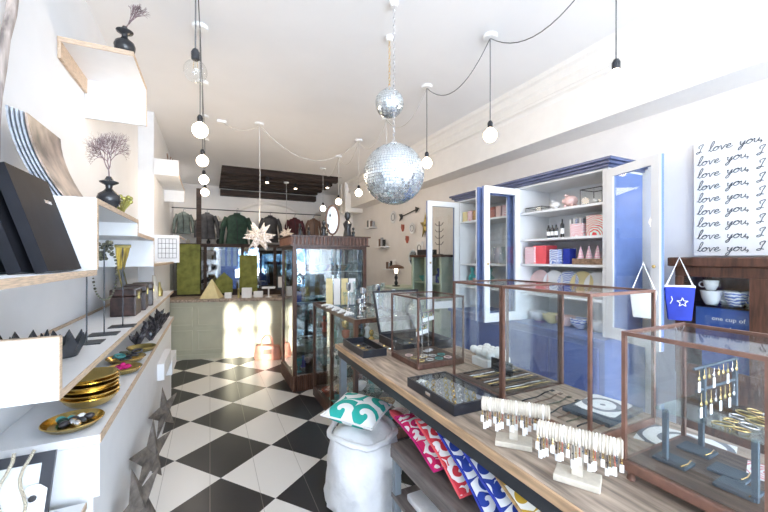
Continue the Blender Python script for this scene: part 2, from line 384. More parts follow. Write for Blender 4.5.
# right cornice: cove, mouldings and box beam
def extrude_y(prof, y0, y1, name, m):
    b = MB(); n = len(prof)
    a = [b.b.verts.new((x, y0, z)) for x, z in prof]; c = [b.b.verts.new((x, y1, z)) for x, z in prof]
    b.b.faces.new(a); b.b.faces.new(c[::-1])
    for i in range(n): b.b.faces.new((a[i], c[i], c[(i+1) % n], a[(i+1) % n]))
    return struct(b.build(name, m))
extrude_y([(2.52, ZC), (2.53, 3.075), (2.555, 3.06), (2.56, 3.0), (2.585, 2.985), (2.585, 2.93), (2.57, 2.92), (2.57, 2.895), (2.60, 2.885), (2.62, 2.86), (2.62, 2.585), (XR, 2.585), (XR, ZC)], YF, 7.0, 'trim_8', 'cream')
for i, yy in enumerate((7.0, 7.25)):
    b = MB().box(2.50, XR, yy, yy+.12, 2.50, ZC); struct(b.build('trim_%d' % (9+i), 'cream', bevel=.01))
# pilaster on the left wall and white wardrobe wall to the right of the back room
struct(MB().box(XL, -.54, 4.53, 6.24, 0, ZC).build('trim_11', 'white', bevel=.004))
struct(MB().box(2.28, XR, 7.6, 8.6, 0, 2.62).box(2.26, 2.28, 7.62, 8.05, .1, 2.5).box(2.26, 2.28, 8.1, 8.5, .1, 2.5).build('trim_12', 'cream', bevel=.005))
b = MB().box(XL, XL+.015, YF, 4.5, 0, .1); struct(b.build('baseboard_left', 'white'))
b = MB().box(XR-.015, XR, 3.5, 7.0, 0, .12); struct(b.build('baseboard_right', 'white'))

# ================================================================== LEFT WALL SHELVES
def zigzag(name, label, boards, panels, x0=XL, x1=-.355, t=.02):
    root = thing(name, label, 'shelf', (0, boards[0][0], 0)); o0 = boards[0][0]
    for (ya, yb, z) in boards:
        MB().box(x0+.002, x1-.003, ya-o0, yb-o0, z-t, z).build('board', 'white', root)
        MB().box(x1-.003, x1, ya-o0, yb-o0, z-t, z).build('plywood_edge', 'ply', root)
    for (y, za, zb) in panels:
        MB().box(x0+.002, x1-.003, y-o0, y-o0+t, za, zb).build('panel', 'white', root)
        MB().box(x1-.003, x1, y-o0, y-o0+t, za, zb).build('plywood_edge', 'ply', root)
    return root
zigzag('zigzag_shelf', 'long white zigzag wall shelf carrying the black albums, stepping up and down', [(.55, 1.57, 1.51), (1.57, 2.38, 1.76), (2.36, 3.01, 1.69), (2.99, 4.51, 1.51)],
       [(1.57, 1.51, 1.74), (2.36, 1.69, 1.74), (2.99, 1.51, 1.67)])
zigzag('wall_shelf', 'white wall shelf beside the pilaster with a wire grid on its end', [(4.53, 5.4, 1.80)], [(4.53, 1.5, 1.78)], x0=-.54, x1=-.30)
ts = zigzag('corner_shelf', 'small high L-shaped white shelf under the ceiling with dark vase on top', [(2.30, 2.75, 2.645)], [(2.73, 2.395, 2.625)], x1=-.365)
MB().box(XL+.002, XL+.016, 0, .43, 2.54, 2.625).build('batten', 'ply', ts)
MB().box(XL+.002, -.365, -.004, -.0005, 2.62, 2.645).build('plywood_edge', 'ply', ts)
zigzag('ledge_shelf', 'small white step shelf high on the pilaster with twigs on it', [(4.52, 5.5, 2.46)], [(4.50, 2.44, 2.61), (5.48, 2.29, 2.44)], x0=-.54, x1=-.305)
g = MB()
for i in range(6): g.tube([(-.50+.034*i, 4.522, 1.55), (-.50+.034*i, 4.522, 1.76)], .0018, 4)
for i in range(5): g.tube([(-.50, 4.522, 1.55+.052*i), (-.33, 4.522, 1.55+.052*i)], .0018, 4)
single(g, 'wire_grid', 'steel', 'thin wire grid panel hung on the white shelf end', 'grid')

ms = zigzag('display_shelf', 'middle white display shelf with plywood edge holding the thin necklace stands', [(1.22, 4.5, 1.197)], [(1.22, 1.197, 1.34)])
MB().box(XL+.002, -.355, 0, .02, 1.3405, 1.344).build('plywood_edge', 'ply', ms)
MB().box(XL+.002, XL+.012, 0.02, 3.28, 1.197, 1.21).build('back_strip', 'ply', ms)
# lower cabinet: closed front, brass on it
lc = thing('low_cabinet', 'long low white cabinet with brass bowls on top and tin stars along its face', 'cabinet', (-.52, 1.62, 0))
MB().box(-.158, .142, 0, 2.9, .0, .88).build('body', 'white', lc)
MB().box(-.158, .162, -.01, 2.9, .885, .915).build('top_board', 'white', lc)
MB().box(.162, .166, -.01, 2.9, .885, .915).build('plywood_edge', 'ply', lc)
MB().box(-.158, .165, -.02, -.001, .70, .885).build('end_panel', 'white', lc)
for (ya, yb, z) in ((1.75, 2.3, .70), (2.4, 2.9, .55)):
    MB().box(.142, .19, ya, yb, z-.13, z).build('step_box', 'white', lc)
# nearest low white ledge with the black picture frame
nl = thing('side_ledge', 'low white ledge nearest at the left, under the leaning black frame', 'shelf', (-.52, 1.0, 0))
MB().box(-.158, .14, -.25, .54, .0, .72).build('body', 'white', nl)
MB().box(.14, .144, -.25, .54, .70, .72).build('plywood_edge', 'ply', nl)

# black albums on the near shelf, leaning back to the wall
def album(w, h, t):
    b = MB().box(0, t, 0, w, 0, h); return b
al = [(1.10, .25, .49, .29, .30), (1.14, .25, .45, .285, .30), (1.18, .24, .41, .28, .30), (1.21, .25, .37, .275, .30)]
labs = ['black album at the far left, behind the other three leaning albums', 'black album, second from the wall in the leaning row', 'thin black album, third from the wall in the leaning row',
        'outermost dark album with glossy brown-black cover leaning on the white shelf']
for (y, w, x, h, tilt), lb in zip(al, labs):
    r = thing('photo_album', lb, 'album', (-x, y-.02, 1.5155)); r.rotation_euler = (0, -tilt, 0)
    MB().box(-.018, 0, 0, w, 0, h).build('pages', 'greypage', r)
    cv = MB().box(0, .004, -.004, w+.004, 0, h+.004).box(-.022, -.018, -.004, w+.004, 0, h+.004).box(-.022, .004, -.006, -.002, 0, h+.004).build('cover', 'albumcover', r)
    MB().box(.004, .0052, .16, .21, .20, .21).build('cover_label', 'silver', r)
# curved portfolio sheets on the upper step
for i in range(5):
    r = thing('print_folder', ['grey folder sheet at the back of the curved stack', 'second grey folder in the curved stack', 'third grey folder in the curved stack', 'fourth curved folder, just behind the brown print',
              'curved brown marbled print at the front of the folder stack'][i], 'print', (-.605+i*.012, 1.605, 1.763))
    b = MB(); h = .29-.004*i; w = .30
    def f(u, v, h=h, w=w, s=0): return (.10*(1-v)**1.8+.0+s-.04*0, u*w+.0, v*h)
    b.grid(lambda u, v: f(u, v), 6, 8); b.grid(lambda u, v: f(u, v, s=.006), 6, 8)
    for uu in (0, 1): b.grid(lambda u, v, uu=uu: Vector(f(uu, v, s=.006*u)), 1, 8)
    for vv in (0, 1): b.grid(lambda u, v, vv=vv: Vector(f(u, vv, s=.006*v)), 6, 1)
    b.build('sheet', 'brownbook' if i == 4 else 'greypage', r, smooth=True, weld=True)

VASE = [(.02, 0), (.032, .004), (.030, .012), (.018, .018), (.03, .03), (.048, .055), (.052, .08), (.045, .10), (.022, .118), (.014, .13), (.016, .145), (.04, .158), (.042, .163), (.02, .172), (.011, .19), (.009, .19), (.008, .17)]
def vase(loc, s, label):
    b = MB().lathe([(r*s, z*s) for r, z in VASE], 28)
    return single(b, 'bud_vase', 'charcoal', label, 'vase', loc, smooth=True)
vase((-.43, 2.10, 1.76), .92, 'dark turned vase on the upper wall shelf beside the marbled print')
vase((-.425, 2.42, 2.645), .98, 'glossy black vase on the highest small shelf near the ceiling')
def seafan(loc, H, seed, label, lean=0.0, W=.9, nk_=6):
    rnd = random.Random(seed); b = MB()
    def br(p, ang, L, r, k):
        n = 3; pts = [p]
        for i in range(n):
            ang += rnd.uniform(-.18, .18)
            p = (p[0]+math.sin(ang)*L/n, p[1]+rnd.uniform(-.002, .002), p[2]+math.cos(ang)*L/n); pts.append(p)
        b.tube(pts, r, 4, r2=r*.8)
        if k > 0:
            for da in ((-.42, .05, .45) if k > 3 else (-.4, .4)):
                br(p, ang+da*W+rnd.uniform(-.15, .15), L*rnd.uniform(.68, .92), r*.72, k-1)
    br((0, 0, 0), lean, H*.30, .0045, nk_)
    o = single(b, 'sea_fan', 'fan', label, 'coral', loc, (0, 0, math.radians(-32)))
    return o
seafan((-.43, 2.10, 1.915), .175, 3, 'flat mauve sea fan standing in the dark vase on the wall shelf', .1, .95, 7)
seafan((-.425, 2.42, 2.81), .125, 5, 'reddish coral branch in the highest black vase', .30, .38)
# greenish gold ornament next to the vase
g = MB()
rnd = random.Random(2)
for i in range(12):
    a = i*2.4; g.tube([(0, 0, .0), (.015*math.cos(a), .015*math.sin(a), .04), (.04*math.cos(a), .04*math.sin(a), .075+.01*(i % 3))], .004, 5)
    g.ball((.04*math.cos(a), .04*math.sin(a), .08+.01*(i % 3)), .011, 8)
g.lathe([(.02, 0), (.022, .01), (.01, .02), (.01, .05)], 12)
single(g, 'flower_ornament', 'greengold', 'greenish gold blossom ornament at the end of the vase shelf', 'ornament', (-.41, 2.25, 1.76), smooth=True)

# necklace stands
def rod_stand(loc, h, label, bar=None):
    r = thing('necklace_stand', label, 'jewellery stand', loc)
    MB().box(-.055, .055, -.045, .045, 0, .004).build('base', 'steel', r)
    MB().cyl(0, 0, .004, h, .0028, 8).build('rod', 'steel', r)
    if bar:
        MB().tube([(-.035, 0, h), (.035, 0, h)], .003, 6).build('crossbar', 'steel', r)
    return r
rod_stand((-.46, 1.88, 1.197), .29, 'bare thin black rod stand nearest to the spiky metal bowls')
rod_stand((-.44, 2.06, 1.197), .41, 'black rod stand carrying the long dark bead necklace', True)
rod_stand((-.405, 2.26, 1.197), .42, 'black rod stand topped by the gold tassel, nearest the brown boxes', True)
nk = MB(); rnd = random.Random(4)
for i in range(46):
    a = 2*PI*i/46; x = .045*math.sin(a); z = -.125*math.cos(a)*(1 if math.cos(a) > 0 else 1)
    nk.ball((x, .004*math.sin(3*a), z), rnd.choice((.005, .004, .006)), 6)
n_ = single(nk, 'bead_necklace', 'beads', 'long loop of dark stone beads hanging from a rod stand', 'necklace', (-.436, 2.055, 1.607-.125))
g = MB()
for i in range(26):
    a = rnd.uniform(0, 2*PI); rr = rnd.uniform(0, .035); g.ball((rr*math.cos(a), rr*math.sin(a)*.5, rnd.uniform(-.07, .01)), rnd.uniform(.006, .012), 6)
single(g, 'bead_cluster', 'beads', 'bunch of dark beads and charms over the top of the rod stand', 'beads', (-.445, 2.075, 1.615))
g = MB()
for i in range(16):
    x = -.03+.004*i; g.tube([(x, 0, 0), (x*.8-.004, .004*math.sin(i), -.05), (x*.5-.008, 0, -.10-.01*(i % 3))], .0022, 4)
g.box(-.035, .035, -.006, .006, -.006, .006)
single(g, 'gold_tassel', 'agedbrass', 'olive gold tassel fringe hanging on the third rod stand', 'tassel', (-.405, 2.26, 1.61))

# spiky zigzag metal bowls behind the end panel
def crown_bowl(loc, R0, h, label, n=14, s=1):
    b = MB(); N = n*2; inn = []; out = []; bot = []; boti = []
    for i in range(N):
        a = 2*PI*i/N; z = h if i % 2 else h*.55; rr = R0*(1.0 if i % 2 else .93)
        out.append(b.b.verts.new((rr*math.cos(a)*1.0, rr*math.sin(a), z))); inn.append(b.b.verts.new(((rr-.004)*math.cos(a), (rr-.004)*math.sin(a), z)))
        bot.append(b.b.verts.new((R0*.62*math.cos(a), R0*.62*math.sin(a), 0))); boti.append(b.b.verts.new((R0*.58*math.cos(a), R0*.58*math.sin(a), .004)))
    for i in range(N):
        j = (i+1) % N
        b.b.faces.new((bot[i], bot[j], out[j], out[i])); b.b.faces.new((inn[i], inn[j], boti[j], boti[i])); b.b.faces.new((out[i], out[j], inn[j], inn[i]))
    b.b.faces.new(bot[::-1]); b.b.faces.new(boti)
    return single(b, 'spiked_bowl', 'charcoal', label, 'bowl', loc)
crown_bowl((-.50, 1.38, 1.198), .105, .115, 'large dark metal bowl with zigzag rim just behind the white end panel')
crown_bowl((-.56, 1.605, 1.198), .075, .10, 'smaller dark zigzag-rimmed bowl closest to the wall', 10)
crown_bowl((-.475, 1.66, 1.198), .07, .085, 'small dark zigzag-rimmed bowl next to the bare rod stand', 10)
# brown tooled boxes on the middle shelf
for k, (x, y, w, h) in enumerate(((-.47, 2.72, .13, .165), (-.46, 2.98, .13, .17), (-.455, 3.24, .13, .165))):
    r = thing('trinket_box', ['dark brown tooled trinket box nearest the rod stands', 'dark brown trinket box in the middle of the row of three', 'dark brown trinket box at the far end of the row'][k], 'box', (x, y, 1.1975), .06*k)
    MB().box(-w/2, w/2, -.095, .095, 0, h*.72).build('body', 'darkbox', r, bevel=.006)
    MB().box(-w/2-.003, w/2+.003, -.098, .098, h*.73, h).build('lid', 'darkbox', r, bevel=.01)
    MB().box(w/2, w/2+.006, -.012, .012, h*.6, h*.85).build('clasp', 'agedbrass', r)
# leaning cream picture, bottle, carton
r = thing('leaning_picture', 'small framed picture leaning on the wall past the brown boxes', 'picture', (-.60, 3.52, 1.199)); r.rotation_euler = (0, -.2, 0)
MB().box(0, .012, -.09, .09, 0, .012).box(0, .012, -.09, .09, .268, .28).box(0, .012, -.09, -.078, .012, .268).box(0, .012, .078, .09, .012, .268).build('frame', 'agedbrass', r)
MB().box(.001, .005, -.078, .078, .012, .268).build('canvas', 'greypage', r)
single(MB().lathe([(.03, 0), (.032, .01), (.03, .1), (.012, .14), (.012, .2), (.015, .205)], 16), 'cream_bottle', 'creamcloth', 'tall cream bottle at the end of the middle shelf', 'bottle', (-.43, 3.62, 1.197), smooth=True)
single(MB().lathe([(.025, 0), (.028, .05), (.01, .09), (.008, .13)], 14), 'small_bottle', 'agedbrass', 'little yellow bottle beside the tall cream bottle', 'bottle', (-.42, 3.9, 1.197), smooth=True)

# brass on the low cabinet
BOWL = [(.02, 0), (.045, .002), (.075, .014), (.095, .035), (.103, .05), (.107, .052), (.103, .055), (.096, .043), (.07, .018), (.03, .008), (.001, .007)]
bowlmesh = None
for i in range(6):
    lb = ['brass bowl at the bottom of the stack on the low cabinet', 'second brass bowl from the bottom of the stack', 'third brass bowl from the bottom of the stack', 'fourth brass bowl from the bottom of the stack', 'fifth brass bowl, just below the top of the stack', 'topmost brass bowl of the stack, showing its shiny hollow'][i]
    if i == 0:
        first = single(MB().lathe([(r*.95, z*.95) for r, z in BOWL], 36), 'brass_bowl', 'brass', lb, 'bowl', (-.462, 1.945, .916), smooth=True, group='stacked brass bowls')
    else:
        c = dup(first, (-.462+.003*math.sin(i*2), 1.945+.003*math.cos(i*3), .916+i*.017), label=lb)
tray = single(MB().lathe([(.045, 0), (.075, .004), (.092, .022), (.095, .024), (.092, .027), (.073, .009), (.001, .006)], 32, sx=1.0, sy=1.05), 'brass_tray', 'brass', 'shallow brass tray of stones nearest on the low cabinet', 'tray', (-.465, 1.735, .916), smooth=True)
cols = ['amethyst', 'teal', 'silver', 'porcelain', 'green', 'charcoal', 'crystal', 'amethyst']
for i in range(11):
    a = i*2.4; rr = .018*math.sqrt(i)*1.1
    c = cols[i % len(cols)]
    nm = {'amethyst': 'dark', 'teal': 'teal', 'silver': 'silver', 'porcelain': 'white', 'green': 'green', 'charcoal': 'black', 'crystal': 'clear'}[c]
    single(MB().ball((0, 0, 0), .015, 10, (1.2, .9, .8)), 'polished_stone', c, nm+' polished stone lying in the nearest brass tray', 'stone', (-.465+rr*math.cos(a)*.8, 1.745+rr*math.sin(a)*.8, .937), (0, 0, a), group='stones in the brass tray', smooth=True)
def dish(loc, R0, label, m='brass'):
    return single(MB().lathe([(R0*.5, 0), (R0*.8, .006), (R0, .028), (R0*1.03, .03), (R0, .033), (R0*.78, .012), (.001, .009)], 28), 'brass_dish', m, label, 'dish', loc, smooth=True)
dish((-.43, 2.42, .916), .085, 'brass dish with the magenta flower on the low cabinet')
dish((-.46, 2.66, .916), .10, 'brass dish of dark beads behind the magenta flower')
dish((-.42, 2.93, .916), .085, 'aged brass dish farthest along the low cabinet', 'agedbrass')
fl = MB()
for i in range(7):
    a = 2*PI*i/7; fl.ball((.024*math.cos(a), .024*math.sin(a), .012), .017, 8, (1, 1, .6))
fl.ball((0, 0, .02), .016, 8)
single(fl, 'felt_flower', 'magenta', 'magenta felt flower lying in a brass dish', 'flower', (-.43, 2.40, .942), smooth=True)
for i in range(9):
    a = i*2.4; rr = .02*math.sqrt(i)
    single(MB().ring((0, 0, 0), .026, .006, n=16), 'bead_bracelet', ['beads', 'teal', 'amethyst'][i % 3], ['dark', 'teal', 'grey'][i % 3]+' bead bracelet heaped in the middle brass dish', 'bracelet', (-.46+rr*math.cos(a), 2.66+rr*math.sin(a), .936+.0045*i), (.2*math.sin(i), .2*math.cos(i), 0), group='bracelets in a brass dish')
# dark geodes and clusters further along
rnd = random.Random(9)
for i in range(9):
    b = MB(); base = []
    for k in range(9):
        a = rnd.uniform(0, 2*PI); l = rnd.uniform(.07, .13)
        b.lathe([(.014, 0), (.014, l*.7), (.0005, l)], 5, R(rnd.uniform(-.6, .6), 'X') @ R(rnd.uniform(-.6, .6), 'Y') @ R(a, 'Z'))
    x = -.47+.06*(i % 2); y = 3.12+.145*i
    single(b, 'crystal_cluster', 'amethyst', 'dark spiky crystal cluster on the far half of the low cabinet', 'crystal', (x, y, .925), group='dark crystal clusters')
# white display box with dark objects at shelf end
# tin stars
def tinstar(loc, R0, rot, label):
    b = MB(); P = []
    for i in range(10):
        a = PI/2+i*PI/5; rr = R0 if i % 2 == 0 else R0*.40
        P.append(b.b.verts.new((.0, rr*math.cos(a), rr*math.sin(a))))
    f = b.b.verts.new((.028, 0, 0)); k = b.b.verts.new((-.002, 0, 0))
    for i in range(10):
        b.b.faces.new((P[i], P[(i+1) % 10], f)); b.b.faces.new((P[(i+1) % 10], P[i], k))
    o = single(b, 'tin_star', 'tin', label, 'star', loc, (rot, 0, -.42))
    return o
tinstar((-.295, 3.0, .45), .19, .12, 'farthest of the three weathered tin stars on the cabinet face')
tinstar((-.29, 2.33, .47), .20, -.10, 'middle one of the three weathered tin stars on the cabinet face')
tinstar((-.29, 1.92, .44), .20, .2, 'nearest of the three weathered tin stars on the cabinet face')

# black frame with braided cords at the lower left
r = thing('framed_picture', 'black picture frame leaning on the white cabinet end at lower left', 'frame', (-.665, 1.36, .722), .05)
r.rotation_euler = (-.42, 0, 0)
fw_, fh = .235, .25
MB().box(0, fw_, -.012, 0, 0, .03).box(0, fw_, -.012, 0, fh-.03, fh).box(0, .03, -.012, 0, .03, fh-.03).box(fw_-.03, fw_, -.012, 0, .03, fh-.03).build('frame', 'blacksat', r)
MB().box(.03, fw_-.03, -.004, -.001, .03, fh-.03).build('backing', 'paper', r)
MB().box(.03, fw_-.03, -.007, -.006, .03, fh-.03).build('glass', 'glass', r)
rope = pattern('black_cream_rope', (.03, .03, .03), (.75, .66, .5), 120, .5)
for k in range(3):
    x = .09+.045*k
    pts = [(x+.012*math.sin(t*.9+k), -.020-.003*math.sin(t), fh+.003-.006*t*4) for t in range(10)]
    cord = MB().tube(pts, .0045, 6).build('rope_bracelet', rope, None)
    cord.matrix_world = Matrix.Translation((-.665, 1.345, .735)) @ R(-.42, 'X')
    tag(cord, ['braided black and cream cord at the left on the black frame', 'braided black and cream cord in the middle of the black frame', 'braided black and cream cord at the right on the black frame'][k], 'cord')
card = MB().prism([(-.03, -.035), (.03, -.035), (.03, .03), (.012, .045), (-.012, .045), (-.03, .03)], .003)
card = card.build('swing_tag', 'paper', None); tag(card, 'white card tag with black button hanging before the black frame', 'tag')
card.matrix_world = Matrix.Translation((-.467, 1.393, .836)) @ R(-.42, 'X')
bt = MB().lathe([(.009, -.004), (.009, .004)], 14, T(0, -.004, .01) @ R(PI/2, 'X')).build('button', 'black', card)

# driftwood pole at the far left
pts = [(-.655+.006*math.sin(i*1.3), 1.62+.024*i+.01*math.sin(i*2.1), 1.775+.11*i) for i in range(12)]
single(MB().tube(pts, .013, 9, r2=.018), 'driftwood_branch', 'bark', 'rough bare wooden branch standing upright at the far left', 'branch', smooth=True)
# twigs and tiny figures on the ledge shelf
for i in range(4):
    b = MB().tube([(0, 0, 0), (.01, .02, .10), (-.01+.01*i, .03, .25)], .006, 5).tube([(0, .02, .10), (.03, 0, .21)], .005, 5).ball((0, 0, .01), .02, 8)
    single(b, 'twig_figure', 'brownpot', 'small brown twig figure on the high pilaster shelf', 'figurine', (-.42+.025*(i % 2), 4.62+.22*i, 2.461), group='twig figures on the high shelf')

# ================================================================== RECEPTION AND BACK ROOM
ang = math.atan2(5.886-6.34, .967+.64)
rc = thing('reception_counter', 'sage green panelled reception counter across the back of the shop', 'counter', (.18, 6.10, 0), ang)
MB().box(-.86, .95, .02, .55, 0, .875).build('body', 'sage', rc)
MB().box(-.88, .97, -.03, .58, .875, .915).build('counter_top', 'plank', rc, bevel=.004)
for i in range(4):
    xa = -.82+i*.44
    for (za, zb) in ((.12, .44), (.50, .80)):
        f_ = MB().box(xa, xa+.38, .0, .02, za, za+.03).box(xa, xa+.38, .0, .02, zb-.03, zb).box(xa, xa+.03, .0, .02, za+.03, zb-.03).box(xa+.35, xa+.38, .0, .02, za+.03, zb-.03)
        f_.build('panel_moulding', 'sage', rc, bevel=.004)
MB().box(-.86, .95, .0, .02, 0, .07).build('plinth', 'sage', rc)
rcm = Matrix.Translation((.18, 6.10, 0)) @ R(ang, 'Z')
def onrc(x, y, z=.916): return tuple(rcm @ Vector((x, y, z)))
b = MB().lathe([(.20, 0), (.20, .004), (.01, .29), (.0, .30)], 4)
single(b, 'paper_pyramid', 'yellowpaper', 'straw-yellow pyramid lamp on the reception counter', 'lamp', onrc(-.22, .22), (0, 0, ang+PI/4))
for k, (x, w, h, m_, lb) in enumerate(((.05, .10, .09, 'paper', 'low white card box right of the yellow pyramid'), (.20, .03, .15, 'agedbrass', 'little brass figure standing among the counter cards'), (.33, .15, .16, 'paper', 'white square card holder in the middle of the counter'),
                                     (.50, .14, .10, 'paper', 'low white card tray right of the square card holder'))):
    single(MB().box(-w/2, w/2, -.03, .03, 0, h), 'card_box' if m_ == 'paper' else 'brass_figure', m_, lb, 'box' if m_ == 'paper' else 'figurine', onrc(x, .12+.03*(k % 2)), (0, 0, ang), bevel=.006)
b = thing('card_terminal', 'white card terminal on a stand at the right of the reception', 'terminal', onrc(.66, .15), ang)
MB().lathe([(.05, 0), (.05, .01), (.012, .015), (.012, .14)], 14).build('stand', 'plastic', b, smooth=True)
MB().box(-.10, .10, -.05, .05, .14, .17).build('tablet', 'plastic', b, bevel=.006)
b = thing('desk_monitor', 'small black-framed monitor at the right end of reception', 'monitor', onrc(.84, .32), ang)
MB().box(-.07, .07, -.01, .01, .10, .34).build('casing', 'blacksat', b, bevel=.004)
MB().box(-.05, .05, -.012, -.0101, .14, .32).build('screen', 'paper', b)
MB().box(-.05, .05, -.04, .04, 0, .01).cyl(0, 0, .01, .10, .01, 10).build('foot', 'blacksat', b)

# glazed partition behind reception
gp = thing('glazed_partition', 'dark glazed partition with shiny panes behind the reception', 'partition', (.2, 6.95, 0), -.05)
fp = MB()
for x in (-.86, -.3, .30, .86, 1.4, 1.95): fp.box(x, x+.05, -.03, .03, 0, 1.80)
MB().box(-.86, 2.0, -.03, .03, .0, 1.0).build('lower_panel', 'beam', gp)
fp.box(-.81, 1.95, -.03, .03, 1.74, 1.80).build('frame', 'beam', gp)
for x0, x1 in ((-.81, -.3), (-.25, .30), (.35, .86), (.91, 1.4), (1.45, 1.95)):
    MB().box(x0, x1, -.006, .006, 1.0, 1.74).build('glass_pane', 'shine', gp)
for (x, w, z0, z1, lb) in ((-.52+.2, .34, .94, 1.78, 'tall olive cloth banner hanging behind the left of the reception'), (.02+.2, .28, .94, 1.30, 'short pointed olive banner behind the yellow pyramid'), (.62, .30, .94, 1.60, 'olive cloth banner right of the yellow pyramid')):
    b = MB()
    if z1 < 1.4: b.prism([(-w/2, 0), (w/2, 0), (w/2, .22), (0, z1-z0), (-w/2, .22)], .02)
    else: b.prism([(-w/2, 0), (w/2, 0), (w/2, z1-z0), (-w/2, z1-z0)], .02)
    single(b, 'cloth_banner', 'olive', lb, 'banner', (x, 6.86, z0), (0, 0, -.05))
    
# garments
def garment(loc, m, label, s=1, hanger=True, rz=0):
    r = thing('hanging_jacket', label, 'jacket', loc, rz)
    b = MB(); prof = [(.20, 0), (.19, .15), (.165, .35), (.185, .50), (.19, .58), (.13, .64), (.06, .665), (.055, .69)]
    b.lathe([(q*s, z*s) for q, z in prof], 22, sy=.5); b.build('body', m, r, smooth=True)
    for sx in (-1, 1):
        MB().tube([(sx*.165*s, 0, .60*s), (sx*.23*s, 0, .45*s), (sx*.26*s, -.02, .25*s), (sx*.265*s, -.04, .03*s)], .055*s, 10, r2=.04*s).build('sleeve', m, r, smooth=True)
    MB().tube([(-.03*s, -.085*s, .64*s), (0, -.105*s, .45*s), (0, -.11*s, .02)], .006, 5).build('placket', 'black', r)
    MB().tube([(0, 0, .68*s), (0, 0, .76*s), (.02, 0, .78*s), (.03, 0, .76*s)], .004, 5).build('hanger_hook', 'steel', r)
    return r
garment((.50, 7.98, 1.70), 'green', 'grey and green jacket on a hanger, largest of the clothes at the back', 1.12)
garment((-.05, 7.98, 1.93), 'greycloth', 'charcoal jacket left of the green one', .76, rz=0)
garment((1.16, 7.98, 1.88), 'black', 'black jacket hanging behind the star lantern', .84)
garment((1.68, 7.98, 1.90), 'wine', 'wine red top hanging against the back wall', .78)
garment((-.46, 7.98, 2.02), 'greyteal', 'grey-teal garments hanging at the far left of the back room', .62)
garment((2.10, 7.98, 2.0), 'brownpot', 'brown coat hanging at the far right of the back rail', .64)
rl = MB().tube([(-.66, 7.98, 2.52), (2.26, 7.98, 2.52)], .010, 8)
single(rl, 'clothes_rail', 'steel', 'black clothes rail across the back room', 'rail')
single(MB().tube([(.1, 7.45, 1.69), (2.25, 7.45, 1.69)], .012, 8).tube([(.1, 7.45, 0), (.1, 7.45, 1.69)], .012, 8).tube([(2.25, 7.45, 0), (2.25, 7.45, 1.69)], .012, 8), 'clothes_rack', 'steel', 'low black standing clothes rack behind the glazed partition', 'rack')
# hanging dark garments lower centre
for i, (x, m_) in enumerate(((.6, 'black'), (.95, 'navy'), (1.3, 'greycloth'), (1.65, 'bluecloth'), (2.0, 'black'))):
    g = garment((x, 7.45, 1.02), m_, ['black coat', 'navy coat', 'grey coat', 'cobalt blue coat', 'long black coat'][i]+' hanging low behind the glazed partition', .85, rz=1.2)
# back shelves left
bs = thing('back_shelf', 'cream wall shelves on the back wall at left of the arch', 'shelf', (-.1, 8.42, 0))
for z in (1.85, 2.10, 2.36): MB().box(-.57, .35, -.02, .18, z-.025, z).build('shelf_board', 'cream', bs)
rnd = random.Random(11)
for z in (1.85, 2.10, 2.36):
    for k in range(5):
        x = -.6+.19*k; m_ = rnd.choice(['porcelain', 'pink', 'brownpot', 'creamcloth', 'charcoal'])
        s_ = rnd.uniform(.7, 1.1)
        single(MB().lathe([(.03*s_, 0), (.045*s_, .03*s_), (.04*s_, .07*s_), (.02*s_, .09*s_), (.024*s_, .11*s_)], 14), 'small_pot', m_, {'porcelain': 'white', 'pink': 'pink', 'brownpot': 'brown', 'creamcloth': 'cream', 'charcoal': 'black'}[m_]+' little pot on the '+{1.85: 'lowest', 2.10: 'middle', 2.36: 'top'}[z]+' cream back shelf', 'pot', (x, 8.5, z+.001), smooth=True, group='pots on the back shelves')
single(MB().box(-.04, .04, -.04, .04, 0, 2.80), 'timber_post', 'beam', 'dark timber post rising in front of the back shelves', 'post', (-.18, 7.3, 0))
single(MB().box(-1.4, 1.4, -.12, .12, 0, 1.72), 'dark_backing_box', 'beam', 'added dark box along the back wall, darkening the view through the partition', 'cupboard', (.78, 8.47, 0), bevel=.01)  # box added to darken what shows behind the partition glass
# spotlights in the dark ceiling and lamp light
def spot(x, y, label, aim, e):
    r = thing('ceiling_spotlight', label, 'spotlight', (x, y, ZC-.06))
    MB().lathe([(.03, -.10), (.035, -.02), (.02, 0)], 14).build('housing', 'black', r, smooth=True)
    MB().lathe([(.026, -.112), (.028, -.10)], 14).build('lamp_face', 'bulb', r)
    dv = (Vector(aim)-Vector((x, y, ZC-.2))).normalized()
    l = light('spot_beam', 'SPOT', (x, y, ZC-.18), dv.to_track_quat('-Z', 'Y').to_euler(), e, (1, .84, .68), spot_size=math.radians(50), spot_blend=.7, shadow_soft_size=.04)
spot(.95, 6.93, 'spotlight shining at the left of the dark beams', (1.1, 8.6, 2.35), 26)
spot(1.55, 7.3, 'spotlight shining at the right of the dark beams', (1.9, 8.6, 2.2), 8)
spot(2.1, 6.93, 'spotlight at the right edge of the dark beams', (2.6, 7.8, 1.7), 12)
# mirrors and figures at the right of the back room
r = thing('oval_mirror', 'oval standing mirror in dark frame on top of the tall cabinet', 'mirror', (1.47, 4.62, 1.816), -.4)
MB().ring((0, 0, .24), 1, .013, 'y', 32, 8, sx=.085, sy=.19).build('frame', 'brownpot', r, smooth=True)
MB().lathe([(1, -.003), (1, .003)], 32, T(0, 0, .24) @ R(PI/2, 'X') @ Matrix.Diagonal((.085, .19, 1, 1))).build('glass', 'mirrorglass', r)
MB().lathe([(.06, 0), (.06, .012), (.012, .02), (.012, .055)], 16).build('foot', 'brownpot', r, smooth=True)

